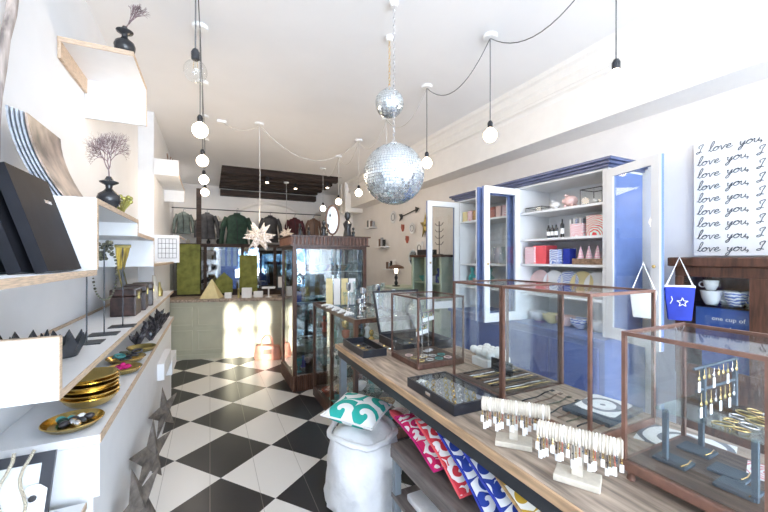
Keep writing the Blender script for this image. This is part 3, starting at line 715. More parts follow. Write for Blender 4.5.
# handbag
hb = thing('handbag', 'tan pink leather handbag standing on the floor against the reception', 'handbag', (.80, 5.72, 0), ang)
b = MB()
pr = [(.0, .0), (.19, .0), (.20, .05), (.185, .16), (.15, .22), (.0, .235)]
poly = [(-.18, 0), (.18, 0), (.20, .06), (.165, .21), (-.165, .23), (-.2, .06)]
b.prism(poly, .13); b.build('bag_body', 'pinkskin', hb, bevel=.02, smooth=True)
for yy in (-.04, .04):
    MB().tube([(-.09, yy, .20), (-.085, yy, .30), (-.04, yy, .36), (.02, yy, .36), (.06, yy, .30), (.07, yy, .20)], .008, 8).build('handle', 'pinkskin', hb, smooth=True)
MB().box(-.06, .06, -.072, -.066, .10, .17).build('flap', 'brownpot', hb)

# ================================================================== UPRIGHT CABINET
def frame_rails(b, x0, x1, y0, y1, z0, z1, t):
    for x in (x0, x1-t):
        b.box(x, x+t, y0+t, y1-t, z1-t, z1).box(x, x+t, y0+t, y1-t, z0, z0+t)
    for y in (y0, y1-t):
        b.box(x0+t, x1-t, y, y+t, z1-t, z1).box(x0+t, x1-t, y, y+t, z0, z0+t)
    return b
def vitrine(name, label, x0, x1, y0, y1, z0, z1, t=.012, m='rose', base=.03, basem=None, shelves=(), cat='display case', floor_m=None, post=None, glass='glass', over=.0):
    """glazed case: base slab, four posts, top frame, panes; base z0, top z1"""
    cx, cy = (x0+x1)/2, (y0+y1)/2
    r = thing(name, label, cat, (cx, cy, z0)); a, c, h = (x1-x0)/2, (y1-y0)/2, z1-z0
    MB().box(-a-over, a+over, -c-over, c+over, 0, base).build('base', basem or m, r, bevel=min(.006, base*.2))
    if floor_m: MB().box(-a+t, a-t, -c+t, c-t, base, base+.002).build('base_lining', floor_m, r)
    for sx in (-1, 1):
        for sy in (-1, 1):
            px, py = (a-t if sx > 0 else -a), (c-t if sy > 0 else -c)
            MB().box(px, px+t, py, py+t, base, h).build('corner_post', m, r)
    b = MB()
    b.box(-a+t, a-t, -c, -c+t, h-t, h).box(-a+t, a-t, c-t, c, h-t, h).box(-a, -a+t, -c+t, c-t, h-t, h).box(a-t, a, -c+t, c-t, h-t, h)
    b.build('top_frame', m, r)
    g = t*.35
    MB().box(-a+t, a-t, -c+t, c-t, h-t*.6, h-t*.6+.003).build('glass_top', glass, r)
    MB().box(-a+g, -a+g+.003, -c+t, c-t, base, h-t).build('glass_pane', glass, r)
    MB().box(a-g-.003, a-g, -c+t, c-t, base, h-t).build('glass_pane', glass, r)
    MB().box(-a+t, a-t, -c+g, -c+g+.003, base, h-t).build('glass_pane', glass, r)
    MB().box(-a+t, a-t, c-g-.003, c-g, base, h-t).build('glass_pane', glass, r)
    for sz in shelves:
        MB().box(-a+t, a-t, -c+t, c-t, sz-z0, sz-z0+.006).build('glass_shelf', 'glassshelf', r)
    return r
M['glassshelf'] = glassmat('glass_shelf_sheet', (.80, .90, .88), 1.6)
UC = vitrine('tall_cabinet', 'tall dark wood glazed cabinet with fluted crown and plinth', 0.86, 1.78, 4.19, 4.90, .0, 1.70, t=.045, m='walnut', base=.19, shelves=(.62, 1.02, 1.38), cat='display cabinet', glass='shine')
b = MB().box(-.49, .49, -.385, .385, 1.69, 1.705).box(-.50, .50, -.395, .395, 1.80, 1.815)
b.box(-.475, .475, -.37, .37, 1.705, 1.80); b.build('crown', 'walnut', UC)
fl = MB()
for i in range(21): fl.cyl(-.466+.932*i/20, -.372, 1.707, 1.798, .012, 10)
for i in range(18): fl.cyl(-.477, -.355+.71*i/17, 1.707, 1.798, .013, 10)
fl.build('crown_fluting', 'rose', UC, smooth=True)
fl = MB()
for i in range(20): fl.cyl(-.44+.88*i/19, -.357, .02, .18, .013, 10)
for i in range(16): fl.cyl(-.461, -.33+.66*i/15, .02, .18, .013, 10)
fl.build('plinth_fluting', 'walnut', UC, smooth=True)
# contents
rnd = random.Random(21)
def goblet(s): return MB().lathe([(.03*s, 0), (.03*s, .004), (.005, .01), (.005, .05*s), (.028*s, .07*s), (.032*s, .11*s), (.028*s, .12*s), (.001, .065*s)], 14)
K = 0
kinds = [('glass_goblet', 'goblet'), ('perfume_bottle', 'bottle'), ('jewellery_card', 'card'), ('small_bowl', 'bowl')]
proto_g = {}
matcol = {'teal': 'teal', 'porcelain': 'white', 'bluecloth': 'cobalt', 'pink': 'pink', 'charcoal': 'black', 'gold': 'gold', 'crystal': 'clear', 'terra': 'red', 'paper': 'white', 'yellowpaper': 'straw yellow', 'silver': 'silver', 'green': 'green', 'ochre': 'ochre'}
def shelf_item(kind, m, loc, where, s=1.0, rz=0, group=None):
    lb = '%s %s %s' % (matcol[m], kind.replace('_', ' '), where)
    if kind == 'glass_goblet': b = goblet(s)
    elif kind == 'perfume_bottle': b = MB().lathe([(.022*s, 0), (.026*s, .01), (.026*s, .06*s), (.009*s, .075*s), (.009*s, .09*s), (.014*s, .095*s), (.013*s, .115*s)], 14)
    elif kind == 'small_bowl': b = MB().lathe([(.02*s, 0), (.045*s, .03*s), (.05*s, .05*s), (.046*s, .05*s), (.03*s, .015*s), (.001, .01)], 18)
    elif kind == 'figurine': b = MB().lathe([(.022*s, 0), (.026*s, .01), (.018*s, .05*s), (.026*s, .08*s), (.008*s, .10*s), (.018*s, .12*s), (.016*s, .14*s), (.001, .15*s)], 12)
    elif kind == 'plate': b = MB().lathe([(.001, -.004), (.06*s, -.003), (.09*s, .008), (.092*s, .012), (.058*s, .002), (.001, .001)], 24, T(0, 0, .09*s) @ R(math.radians(80), 'Y'))
    else: b = MB().box(-.03*s, .03*s, -.004, .004, 0, .10*s)
    return single(b, kind, m, lb, kind.split('_')[-1], loc, (0, 0, rz), group=group, smooth=kind not in ('jewellery_card',))
for zi, z in enumerate((.196, .628, 1.028, 1.388)):
    for k in range(9):
        x = .95+.09*k; y = 4.30+.16*(k % 3)
        kd = ['glass_goblet', 'perfume_bottle', 'small_bowl', 'figurine', 'jewellery_card'][(k+zi*2) % 5]
        m_ = ['teal', 'porcelain', 'bluecloth', 'crystal', 'pink', 'charcoal', 'gold', 'terra', 'teal'][(k*2+zi) % 9]
        if zi == 3: kd = 'small_bowl'
        shelf_item(kd, m_, (x, y, z), 'on the %s level of the tall cabinet' % ['bottom', 'second', 'third', 'top'][zi], 1.25 if zi < 3 else 1.5, rnd.uniform(-.4, .4), 'pieces inside the tall cabinet')
for i in range(22):
    x = .93+.036*i; y = 4.30+.13*(i % 4); L_ = [.18, .14, .20, .16][i % 4]; m_ = ['teal', 'bluecloth', 'porcelain', 'crystal', 'pink', 'silver'][i % 6]
    b = MB()
    for k in range(11): b.ball((.004*math.sin(k), 0, -L_*k/10), .008+.003*(k % 2), 6)
    single(b, 'bead_strand', m_, {'teal': 'teal', 'bluecloth': 'cobalt', 'porcelain': 'white', 'crystal': 'clear', 'pink': 'pink', 'silver': 'silver'}[m_]+' bead strand hanging inside the top of the tall cabinet', 'beads', (x, y, 1.665), group='bead strands in the tall cabinet')
for z in (.62, 1.02, 1.38): MB().box(-.41, .41, -.312, -.306, z-.001, z+.011).build('shelf_edge', 'paper', UC)
# figures on top of tall cabinet
for i, (x, h_) in enumerate(((1.0, .9), (1.12, .7), (1.3, 1.2), (1.36, .5), (1.62, 1.9), (1.72, .8))):
    shelf_item('figurine', 'charcoal', (x, 4.45+.05*(i % 2), 1.816), 'on top of the tall cabinet, number along', 1.2*h_)['label'] = ['black squat figurine at the left on the tall cabinet', 'small black figurine second on the tall cabinet', 'tall black figurine in the middle atop the cabinet', 'short black figurine right of the middle atop the cabinet', 'tallest black figurine near the right corner of the cabinet top', 'short black figurine at the right corner of the cabinet top'][i]

# ================================================================== LOW VITRINE BEHIND THE TABLE
LV = vitrine('counter_vitrine', 'dark wood glass counter vitrine between the tall cabinet and the table', 1.05, 1.62, 2.72, 4.03, 0, 1.05, t=.035, m='walnut', base=.10, shelves=(.42, .72), cat='display case')
MB().box(-.285, -.25, -.02, .015, .10, 1.02).build('middle_post', 'walnut', LV)
rnd = random.Random(31)
for i in range(16):
    x = 1.13+.135*(i % 4); y = 2.85+.27*(i//4)
    m_ = ['terra', 'ochre', 'teal', 'pink', 'brownpot', 'green'][i % 6]
    b = MB()
    for k in range(5): b.ring((0, 0, .012+.014*k), .035+.010*k, .008, n=18, k=6)
    b.lathe([(.04, 0), (.04, .012)], 18)
    single(b, 'coiled_basket', m_, {'terra': 'red', 'ochre': 'ochre', 'teal': 'teal', 'pink': 'pink', 'brownpot': 'brown', 'green': 'green'}[m_]+' coiled basket on the floor of the counter vitrine', 'basket', (x, y, .103), group='coiled baskets in the vitrine', smooth=True)
for zi, z in enumerate((.427, .727)):
    for i in range(10):
        kd = ['small_bowl', 'figurine', 'perfume_bottle', 'glass_goblet'][i % 4]
        m_ = ['porcelain', 'teal', 'gold', 'crystal', 'terra', 'green'][(i+zi) % 6]
        shelf_item(kd, m_, (1.15+.16*(i % 3), 2.85+.118*i, z), 'on the %s glass shelf of the counter vitrine' % ['lower', 'upper'][zi], 1.2, 0, 'pieces inside the counter vitrine')
# on top: crystal candlesticks, cards, white beads
for i in range(20):
    x = 1.14+.105*(i % 4)+.02*(i//4); y = 2.82+.15*(i//4); s = [1.2, 1.7, 1.4, 2.0][(i*3+i//4) % 4]
    b = MB().lathe([(.03, 0), (.03, .006), (.008, .014), (.012, .03*s), (.006, .05*s), (.012, .07*s), (.006, .09*s), (.022, .10*s), (.024, .13*s), (.018, .13*s), (.002, .105*s)], 14)
    single(b, 'candlestick', 'crystal' if i % 3 else 'silver', ('clear glass' if i % 3 else 'silver')+' candlestick grouped on the counter vitrine', 'candlestick', (x, y, 1.051), smooth=True, group='candlesticks on the vitrine')
for i in range(4):
    b = MB().box(-.035, .035, -.004, .004, 0, .28)
    single(b, 'hanging_ribbon_card', 'yellowpaper' if i % 2 == 0 else 'paper', ['tall straw-yellow card standing left on the vitrine', 'tall white card standing second on the vitrine', 'tall straw-yellow card third on the vitrine', 'tall white card at the right on the vitrine'][i], 'card', (1.15+.075*i, 3.72-.03*i, 1.051), (0, 0, -.3))
for i in range(14):
    b = MB()
    for k in range(9): b.ball((.014*k-.06, .006*math.sin(k*2+i), .008), .009, 6)
    single(b, 'white_bead_strand', 'porcelain', 'short white bead strand lying on the vitrine top', 'beads', (1.09+.014*(i % 3), 2.95+.058*i, 1.051), (0, 0, .5+.3*(i % 3)), group='white bead strands')

# ================================================================== TABLE
tb = thing('long_table', 'long plank-topped work table with dark steel frame at the right', 'table', (1.25, 1.05, 0))
MB().box(-.385, .40, -1.55, 1.57, .872, .90).build('plank_top', 'plank', tb)
MB().box(-.397, -.385, -1.55, 1.57, .868, .90).build('oak_edge', 'oak', tb, bevel=.003)
MB().box(-.38, -.34, -1.5, 1.55, .81, .868).box(.34, .38, -1.5, 1.55, .81, .868).box(-.34, .34, 1.50, 1.55, .81, .868).box(-.34, .34, -1.5, -1.45, .81, .868).build('steel_apron', 'steel', tb)
for x in (-.375, .33):
    for y in (-1.48, 1.49):
        MB().box(x, x+.045, y, y+.045, 0, .81).build('leg', 'greysteel', tb)
bn = thing('low_bench', 'grey wooden two-tier bench under the table carrying patterned cushions', 'bench', (1.10, 1.0, 0))
MB().box(-.24, .28, -.7, .70, .545, .57).build('seat_board', 'grey_wood', bn, bevel=.004)
MB().box(-.24, .28, -.7, .69, .295, .316).build('lower_board', 'grey_wood', bn)
MB().box(-.24, -.22, -.7, .70, .50, .545).box(.26, .28, -.7, .70, .50, .545).build('apron', 'grey_wood', bn)
for x in (-.235, .24):
    for y in (-.69, .655):
        MB().box(x, x+.035, y, y+.035, 0, .545).build('leg', 'greysteel', bn)

def cushion(w, l, t, m, label, loc, rot, piping=None, group=None):
    r = thing('cushion', label, 'cushion', loc, group=group); r.rotation_euler = rot
    b = MB()
    def prof(u): return (1-abs(2*u-1)**2.6)
    def f(sgn):
        def g(u, v):
            k = (max(0, prof(u))*max(0, prof(v)))**.5
            pinch = 1-.05*(1-abs(2*u-1))*0
            x = (u-.5)*w*(1-.06*(1-abs(2*v-1))*abs(2*u-1)); y = (v-.5)*l*(1-.06*(1-abs(2*u-1))*abs(2*v-1))
            return (x, y, sgn*t/2*k)
        return g
    b.grid(f(1), 14, 14); b.grid(f(-1), 14, 14)
    b.build('cover', m, r, smooth=True, weld=True)
    if piping:
        pts = []
        for i in range(14): pts.append(f(1)(i/14, 0))
        for i in range(14): pts.append(f(1)(1, i/14))
        for i in range(14): pts.append(f(1)(1-i/14, 1))
        for i in range(14): pts.append(f(1)(0, 1-i/14))
        MB().tube([(p[0], p[1], 0) for p in pts], .006, 6, True).build('piping', piping, r, smooth=True)
    return r
specs = [(1.52, 14, 'cush_pink', 'magenta', 'magenta and white scroll cushion farthest back on the bench'), (1.32, 26, 'cush_red', 'red', 'red and white scroll cushion second from the far end'),
         (1.145, 31, 'cush_blue', 'bluecloth', 'cobalt and white scroll cushion in the middle of the leaning row'), (.97, 31, 'cush_blue', 'bluecloth', 'cobalt and white scroll cushion just behind the mustard one'), (.79, 31, 'cush_ochre', 'ochre', 'mustard and white scroll cushion nearest the camera')]
for yc, tl, m_, pm, lb in specs:
    a = math.radians(tl)
    cushion(.40, .38, .075, m_, lb, (1.09, yc, .60+.17*math.sin(a)+.012), (a, 0, 0), pm)
# folded white linens on the lower board
for i in range(4):
    b = MB().box(-.12, .12, -.16, .16, 0, .035)
    single(b, 'folded_cloth', 'sack', ['farthest folded white cloth on the lower bench board', 'second folded white cloth on the lower bench board', 'third folded white cloth on the lower bench board', 'nearest folded white cloth on the lower bench board'][i], 'cloth', (1.02, 1.44-.33*i, .317), (0, 0, .05*i), bevel=.012, smooth=True)
# sack
sk = thing('laundry_sack', 'bulging white canvas sack on the floor beside the bench', 'sack', (.865, 2.10, 0))
b = MB(); N = 48; prof = [(.06, 0), (.19, .004), (.235, .03), (.25, .10), (.245, .16), (.25, .22), (.24, .29), (.235, .36), (.215, .43), (.185, .48), (.12, .505), (.001, .51)]
rings = []
for j, (r_, z) in enumerate(prof):
    rings.append([])
    for i in range(N):
        a = 2*PI*i/N; k = 1+.05*math.sin(3*a+z*9)+.035*math.sin(7*a+z*23)+.025*math.sin(13*a-z*31)+.015*math.sin(21*a+z*50)
        rings[-1].append(b.b.verts.new((r_*k*math.cos(a)*.92, r_*k*math.sin(a), z+(.02*math.sin(2*a+1) if z > .3 else 0))))
for p, q in zip(rings, rings[1:]):
    for i in range(N): b.b.faces.new((p[i], p[(i+1) % N], q[(i+1) % N], q[i]))
b.b.faces.new(rings[0][::-1]); b.b.faces.new(rings[-1])
b.build('sack_body', 'sack', sk, smooth=True)
rm = MB()
pts = [(.20*math.cos(2*PI*i/30)*(1+.03*math.sin(5*i)), .215*math.sin(2*PI*i/30)*(1+.04*math.sin(4*i)), .47+.012*math.sin(i*.8)) for i in range(30)]
rm.tube(pts, .018, 8, True); rm.build('rolled_rim', 'sack', sk, smooth=True)
cushion(.33, .33, .12, 'cush_teal', 'white cushion with teal scrolls on top of the sack', (.835, 2.10, .60), (.10, -.05, .75), 'porcelain')
cushion(.18, .14, .06, 'red', 'plain coral cushion wedged at the right of the teal one', (1.06, 1.95, .56), (.5, .5, .8), None)

# ================================================================== CASES ON THE TABLE
ZT = .901
FC = vitrine('tabletop_case', 'glass tabletop case with rosy wood frame nearest the camera at right', 1.09, 1.425, .335, .65, ZT+.03, 1.335, t=.011, m='rose', base=.03, floor_m='plankdark', over=.004)
for sx in (-1, 1):
    for sy in (-1, 1): MB().lathe([(.008, -.03), (.012, -.025), (.009, -.012), (.013, 0)], 12, T(sx*.15, sy*.14, 0)).build('foot', 'rose', FC, smooth=True)
vitrine('tabletop_case', 'long glass tabletop case with rows of chains, right of the small case', 1.17, 1.56, 1.22, 1.575, ZT, 1.427, t=.011, m='mahog', base=.03, floor_m='plankdark')
vitrine('tabletop_case', 'big glass tabletop case in the middle of the table behind the bracelet bars', 1.17, 1.56, .80, 1.215, ZT, 1.427, t=.011, m='rose', base=.03, floor_m='plank')
vitrine('tabletop_case', 'small square glass tabletop case next to the open black box', 1.077, 1.41, 1.78, 2.12, ZT, 1.319, t=.010, m='mahog', base=.035, floor_m='plankdark')

# chains laid in rows in the long case
rnd = random.Random(41)
for i in range(12):
    y = 1.25+.026*i
    b = MB().tube([(-.15+.03*k, .004*math.sin(k+i), 0) for k in range(11)], .0028, 5)
    b.box(.135, .16, -.006, .006, -.001, .001)
    r = single(b, 'chain_bracelet', ['gold', 'silver', 'brownpot', 'charcoal'][i % 4], ['gold', 'silver', 'brown cord', 'black cord'][i % 4]+' bracelet laid straight in the long case', 'bracelet', (1.36, y, ZT+.038), group='bracelets laid in rows')
for i in range(8):
    y = .84+.043*i
    b = MB().tube([(-.11+.025*k, .005*math.sin(k+i), 0) for k in range(9)], .003, 5).box(.10, .125, -.008, .008, -.001, .001)
    single(b, 'cord_bracelet', ['brownpot', 'charcoal', 'beads'][i % 3], ['brown', 'black', 'speckled'][i % 3]+' cord bracelet on the floor of the middle case', 'bracelet', (1.31, y, ZT+.038), (0, 0, .15), group='cord bracelets in the middle case')
# white necklace busts/rolls in the back of long case
single(MB().box(-.09, .09, -.07, .07, 0, .05), 'white_plinth', 'paper', 'low white plinth under the fluffy white balls', 'plinth', (1.54, 1.69, ZT), bevel=.006)
for i in range(12):
    b = MB().ball((0, 0, .0), .027, 12, (1, 1, .9))
    single(b, 'white_pompom', 'paper', 'fluffy white ball heaped on the low white plinth behind the small case', 'pompom', (1.485+.052*(i % 3), 1.635+.048*(i//3), ZT+.076+.006*(i % 2)), group='white pompoms', smooth=True)
for i in range(2):
    b = MB().box(-.004, .004, -.03, .03, 0, .07)
    o = single(b, 'earring_card', 'charcoal', ['dark earring card standing left of the pompoms', 'dark earring card standing right of the first one'][i], 'card', (1.40, 1.50-.09*i, ZT+.034))
# bird print lying in middle case
single(MB().box(-.10, .10, -.075, .075, 0, .002), 'bird_print', 'birdprint', 'white print with a grey bird lying in the middle case', 'print', (1.44, .93, ZT+.05), (0, 0, .2))
single(MB().box(-.13, .13, -.09, .09, 0, .014), 'velvet_tray', 'slate', 'blue-grey velvet tray under the bird print', 'tray', (1.42, .92, ZT+.034), (0, 0, .1))
# jewellery in the small case: mini T stands with earrings
def tstand(loc, h, w, m, label, rz=0, parts_w=.05):
    r = thing('display_stand', label, 'jewellery stand', loc, rz)
    MB().box(-parts_w, parts_w, -.025, .025, 0, .006).build('base', m, r)
    MB().cyl(0, 0, .006, h, .004, 8).build('upright', m, r)
    MB().tube([(-w/2, 0, h), (w/2, 0, h)], .0035, 6).build('crossbar', m, r)
    return r
def earring(loc, m, label, grp, L=.03, tagcard=True, rz=0):
    r = thing('earring', label, 'earring', loc, rz, grp)
    MB().tube([(0, 0, 0), (0, 0, -L)], .0008, 4).ball((0, 0, -L), .005, 8, (1, .5, 1.3)).build('drop', m, r)
    if tagcard: MB().box(-.006, .006, -.0006, .0006, -L-.035, -L-.008).build('price_tag', 'paper', r)
    return r
mats = ['gold', 'silver', 'teal', 'pink', 'agedbrass']
for q, (x, y, h) in enumerate(((1.18, 1.90, .20), (1.29, 2.0, .26))):
    tstand((x, y, ZT+.038), h, .14, 'silver', ['lower silver T stand of earrings in the small case', 'taller silver T stand of earrings in the small case'][q], .5)
    for k in range(7):
        t = (-.5+k/6)*.13; earring((x+t*math.cos(.5), y+t*math.sin(.5), ZT+.036+h), mats[k % 5], 'earring with paper tag hanging in the small square case', 'earrings in the small case', .025)
for i in range(9):
    single(MB().ring((0, 0, .0), .022, .003, n=18), 'bangle', mats[i % 5], ['gold', 'silver', 'teal', 'pink', 'dull brass'][i % 5]+' bangle lying on the floor of the small case', 'bangle', (1.12+.065*(i % 4), 1.82+.07*(i//4), ZT+.042), group='bangles in the small case')
# front case: shelf glass, stands, earrings, tags, boards
r = thing('glass_riser', 'dark-edged glass riser table inside the nearest case', 'stand', (1.27, .50, ZT+.063))
MB().box(-.11, .13, -.13, .10, .15, .155).build('sheet', 'glassshelf', r)
for x, y in ((-.09, -.11), (.11, -.11), (-.09, .08), (.11, .08)): MB().box(x-.006, x+.006, y-.006, y+.006, 0, .15).build('leg', 'slate', r)
r = thing('earring_rack', 'dark two-bar earring rack standing in the nearest case', 'jewellery stand', (1.27, .50, ZT+.22))
MB().box(-.075, -.065, -.005, .005, 0, .135).box(.105, .115, -.005, .005, 0, .135).build('upright', 'slate', r)
MB().tube([(-.12, 0, .135), (.12, 0, .135)], .0035, 6).build('top_bar', 'slate', r)
MB().tube([(-.11, 0, .075), (.115, 0, .075)], .0035, 6).build('lower_bar', 'slate', r)
for k in range(9):
    earring((1.165+.026*k, .494, ZT+.22+.131), ['gold', 'gold', 'agedbrass', 'silver'][k % 4], 'gold or silver drop earring on the top bar in the nearest case', 'earrings on the top bar', .022, k % 3 == 0)
for k in range(8):
    earring((1.17+.026*k, .492, ZT+.22+.071), ['gold', 'agedbrass', 'gold', 'silver'][k % 4], 'hooped drop earring on the lower bar in the nearest case', 'earrings on the lower bar', .03, k % 2 == 0)
for i in range(10):
    single(MB().ring((0, 0, 0), .016+.003*(i % 3), .0018, n=18), 'thin_bangle', ['gold', 'silver', 'agedbrass'][i % 3], ['gold', 'silver', 'dull brass'][i % 3]+' thin bangle on the glass riser in the nearest case', 'bangle', (1.19+.045*(i % 5), .42+.035*(i//5), ZT+.222), (.1*math.sin(i), .1, 0), group='bangles on the riser')
for i, (x, y) in enumerate(((1.20, .57), (1.27, .47), (1.33, .57), (1.20, .43))):
    r = thing('velvet_pad', ['blue-grey pad at the far left of the nearest case floor', 'blue-grey pad in the middle of the nearest case floor', 'blue-grey pad at the far right of the nearest case floor', 'blue-grey pad closest to the camera in the case'][i], 'pad', (x, y, ZT+.063), .05)
    MB().box(-.032, .032, -.04, .04, 0, .008).build('pad', 'slate', r, bevel=.002)
    MB().tube([(-.03, -.03, .01), (0, -.034, .01), (.03, -.03, .01)], .0016, 5).build('chain', 'gold', r)
single(MB().box(-.05, .05, -.045, .045, 0, .004), 'print_card', 'redwhite', 'pale printed card lying at the near right in the case', 'card', (1.36, .42, ZT+.063), (0, 0, .3))

# bracelet T-bars
def tbar(base, p0, p1, zb, label, lab2, grp):
    r = thing('bracelet_bar', label, 'jewellery stand', (base[0], base[1], ZT))
    dx, dy = p1[0]-p0[0], p1[1]-p0[1]; L = math.hypot(dx, dy); a = math.atan2(dy, dx)
    rot = R(a, 'Z')
    b = MB().box(-.06, .06, -.038, .038, 0, .018, rot); b.build('base', 'creamcloth', r, bevel=.003)
    MB().box(-.014, .014, -.010, .010, .016, zb-ZT-.015, rot).build('upright', 'creamcloth', r)
    cx, cy = (p0[0]+p1[0])/2-base[0], (p0[1]+p1[1])/2-base[1]
    MB().lathe([(.019, -L/2), (.0225, -L/2+.004), (.0225, L/2-.004), (.019, L/2)], 20, T(cx, cy, zb-ZT) @ rot @ R(PI/2, 'Y')).build('padded_bar', 'creamcloth', r, smooth=True)
    rnd = random.Random(int(base[1]*100)); first = {}
    n = 26
    for k in range(n):
        t = (k+.5)/n; x = p0[0]+dx*t; y = p0[1]+dy*t
        kind = (k*7) % 5
        cm = ['creamcloth', 'paper', 'creamcloth', 'creamcloth', 'creamcloth'][kind]; dl = [.0, .012, .024, .004, .018][kind]
        if kind not in first:
            q = thing('tagged_bracelet', lab2, 'bracelet', (x, y, zb), a, grp)
            MB().ring((0, 0, -.001), .0235, .0028, 'x', 18, 6).build('band', cm, q, smooth=True)
            MB().tube([(0, -.02, -.015), (.001, -.022, -.033-dl)], .0012, 4).build('cord', ['gold', 'terra', 'charcoal', 'slate', 'gold'][kind], q)
            MB().box(-.005, .005, -.024, -.0228, -.056-dl, -.033-dl).build('price_tag', 'paper', q) if kind != 3 else None
            MB().ball((0, -.022, -.028-dl*.5), .0025, 6).build('charm', ['gold', 'terra', 'charcoal', 'slate', 'gold'][kind], q)
            first[kind] = q
        else:
            q = dup(first[kind], (x, y, zb+rnd.uniform(-.001, .001)), (rnd.uniform(-.25, .25), 0, a+rnd.uniform(-.1, .1)))
tbar((.955, .935), (.878, 1.01), (1.027, .845), 1.03, 'farther cream velvet bracelet bar beside the flat black case', 'white wrap bracelet with hanging charm on the farther bracelet bar', 'bracelets on the farther bar')
tbar((.965, .70), (.906, .79), (1.015, .60), 1.03, 'nearer cream velvet bracelet bar beside the nearest glass case', 'white wrap bracelet with hanging charm on the nearer bracelet bar', 'bracelets on the nearer bar')

# flat black glass-lid case
r = thing('ring_case', 'flat black case with glass lid lying at the table edge', 'case', (1.01, 1.395, ZT))
MB().box(-.11, .125, -.195, .195, 0, .008).box(-.11, -.10, -.195, .195, .008, .045).box(.115, .125, -.195, .195, .008, .045).box(-.10, .115, -.195, -.185, .008, .045).box(-.10, .115, .185, .195, .008, .045).build('tray', 'blacksat', r)
MB().box(-.10, .115, -.185, .185, .008, .012).build('lining', 'greypage', r)
MB().box(-.10, .115, -.185, .185, .040, .043).build('glass_lid', 'glass', r)
MB().box(-.114, -.11, -.02, .02, .02, .035).build('clasp', 'silver', r)
for i in range(30):
    single(MB().ring((0, 0, 0), .010, .0028, 'y', 12, 5).ball((0, 0, .012), .0055, 6), 'finger_ring', ['gold', 'silver', 'agedbrass'][i % 3], ['gold', 'silver', 'dull brass'][i % 3]+' finger ring in the flat black case', 'ring', (.935+.036*(i % 5), 1.24+.055*(i//5), ZT+.025), group='rings in the flat black case')
single(MB().box(-.03, .03, -.02, .02, 0, .001), 'price_card', 'paper', 'white price card inside the flat black case', 'card', (.955, 1.555, ZT+.026), (0, 0, .3))
# shallow black tray and open box with raised glass lid
r = thing('velvet_ring_tray', 'shallow black tray at the far corner of the table', 'tray', (.975, 2.34, ZT))
MB().box(-.085, .085, -.19, .2, 0, .008).box(-.085, -.077, -.19, .2, .008, .05).box(.077, .085, -.19, .2, .008, .05).box(-.077, .077, -.19, -.182, .008, .05).box(-.077, .077, .192, .2, .008, .05).build('tray', 'blacksat', r)
for i in range(12):
    single(MB().ring((0, 0, 0), .013, .003, n=12, k=5), 'black_tray_ring', ['silver', 'gold', 'charcoal'][i % 3], ['silver', 'gold', 'black'][i % 3]+' ring lying in the shallow black tray', 'ring', (.93+.045*(i % 3), 2.20+.08*(i//3), ZT+.012), group='rings in the black tray')
r = thing('open_jewel_box', 'black jewel box with raised glass lid behind the small case', 'box', (1.385, 2.33, ZT))
MB().box(-.21, .21, -.19, .19, 0, .008).box(-.21, -.20, -.19, .19, .008, .06).box(.20, .21, -.19, .19, .008, .06).box(-.20, .20, -.19, -.18, .008, .06).box(-.20, .20, .18, .19, .008, .06).build('box_tray', 'blacksat', r)
ld = MB().box(-.21, .21, -.008, .008, 0, .014).box(-.21, .21, -.008, .008, .33, .344).box(-.21, -.196, -.008, .008, .014, .33).box(.196, .21, -.008, .008, .014, .33)
ld = ld.build('lid_frame', 'blacksat', r, loc=(0, .185, .062), rot=(math.radians(-22), 0, 0))
MB().box(-.196, .196, -.002, .002, .014, .33).build('lid_glass', 'shine', ld)
for i in range(15):
    single(MB().ball((0, 0, 0), .010, 8, (1.3, .8, .7)), 'brooch', ['silver', 'crystal', 'gold'][i % 3], ['silver', 'clear stone', 'gold'][i % 3]+' brooch lying in the open black jewel box', 'brooch', (1.13+.07*(i % 5), 2.24+.09*(i//5), ZT+.017), group='brooches in the jewel box')
# papers and things on the right of the table
single(MB().box(-.09, .09, -.13, .13, 0, .003), 'loose_print', 'birdprint', 'loose white print lying behind the flat black case', 'print', (1.50, .68, ZT), (0, 0, .3))

# ================================================================== BLUE CUPBOARD
CX0, CX1, CY0, CY1 = 2.47, 2.87, 1.56, 3.24
cb = thing('glazed_cupboard', 'tall blue cupboard with white inside and four open glass doors', 'cupboard', (2.67, 2.4, 0))
def lb_(b, x0, x1, y0, y1, z0, z1): return b.box(x0-2.67, x1-2.67, y0-2.4, y1-2.4, z0, z1)
b = MB(); lb_(b, 2.40, CX1, CY0-.02, CY1+.02, 0, .97); b.build('lower_cabinet', 'blue', cb)
b = MB(); lb_(b, 2.37, CX1, CY0-.04, CY1+.04, .97, 1.0); b.build('worktop', 'blue', cb, bevel=.004)
for i in range(4):
    ya = CY0+.02+.41*i
    b = MB(); lb_(b, 2.388, 2.40, ya, ya+.39, .08, .93); d_ = b.build('lower_door', 'navy', cb, bevel=.004)
    MB().ball((2.375-2.67, ya+.34-2.4, .6), .012, 10).build('knob', 'brass', d_)
b = MB(); lb_(b, CX0+.01, CX1, CY0-.0, CY0+.022, 1.0, 2.16); lb_(b, CX0+.01, CX1, CY1-.022, CY1, 1.0, 2.16); b.build('side_panel', 'blue', cb)
b = MB(); lb_(b, CX0+.012, CX1-.012, CY0+.022, CY0+.026, 1.0, 2.16); lb_(b, CX0+.012, CX1-.012, CY1-.026, CY1-.022, 1.0, 2.16); lb_(b, CX1-.012, CX1, CY0+.022, CY1-.022, 1.0, 2.16); lb_(b, CX0, CX1-.012, 2.36, 2.42, 1.0, 2.16); b.build('lining', 'white', cb)
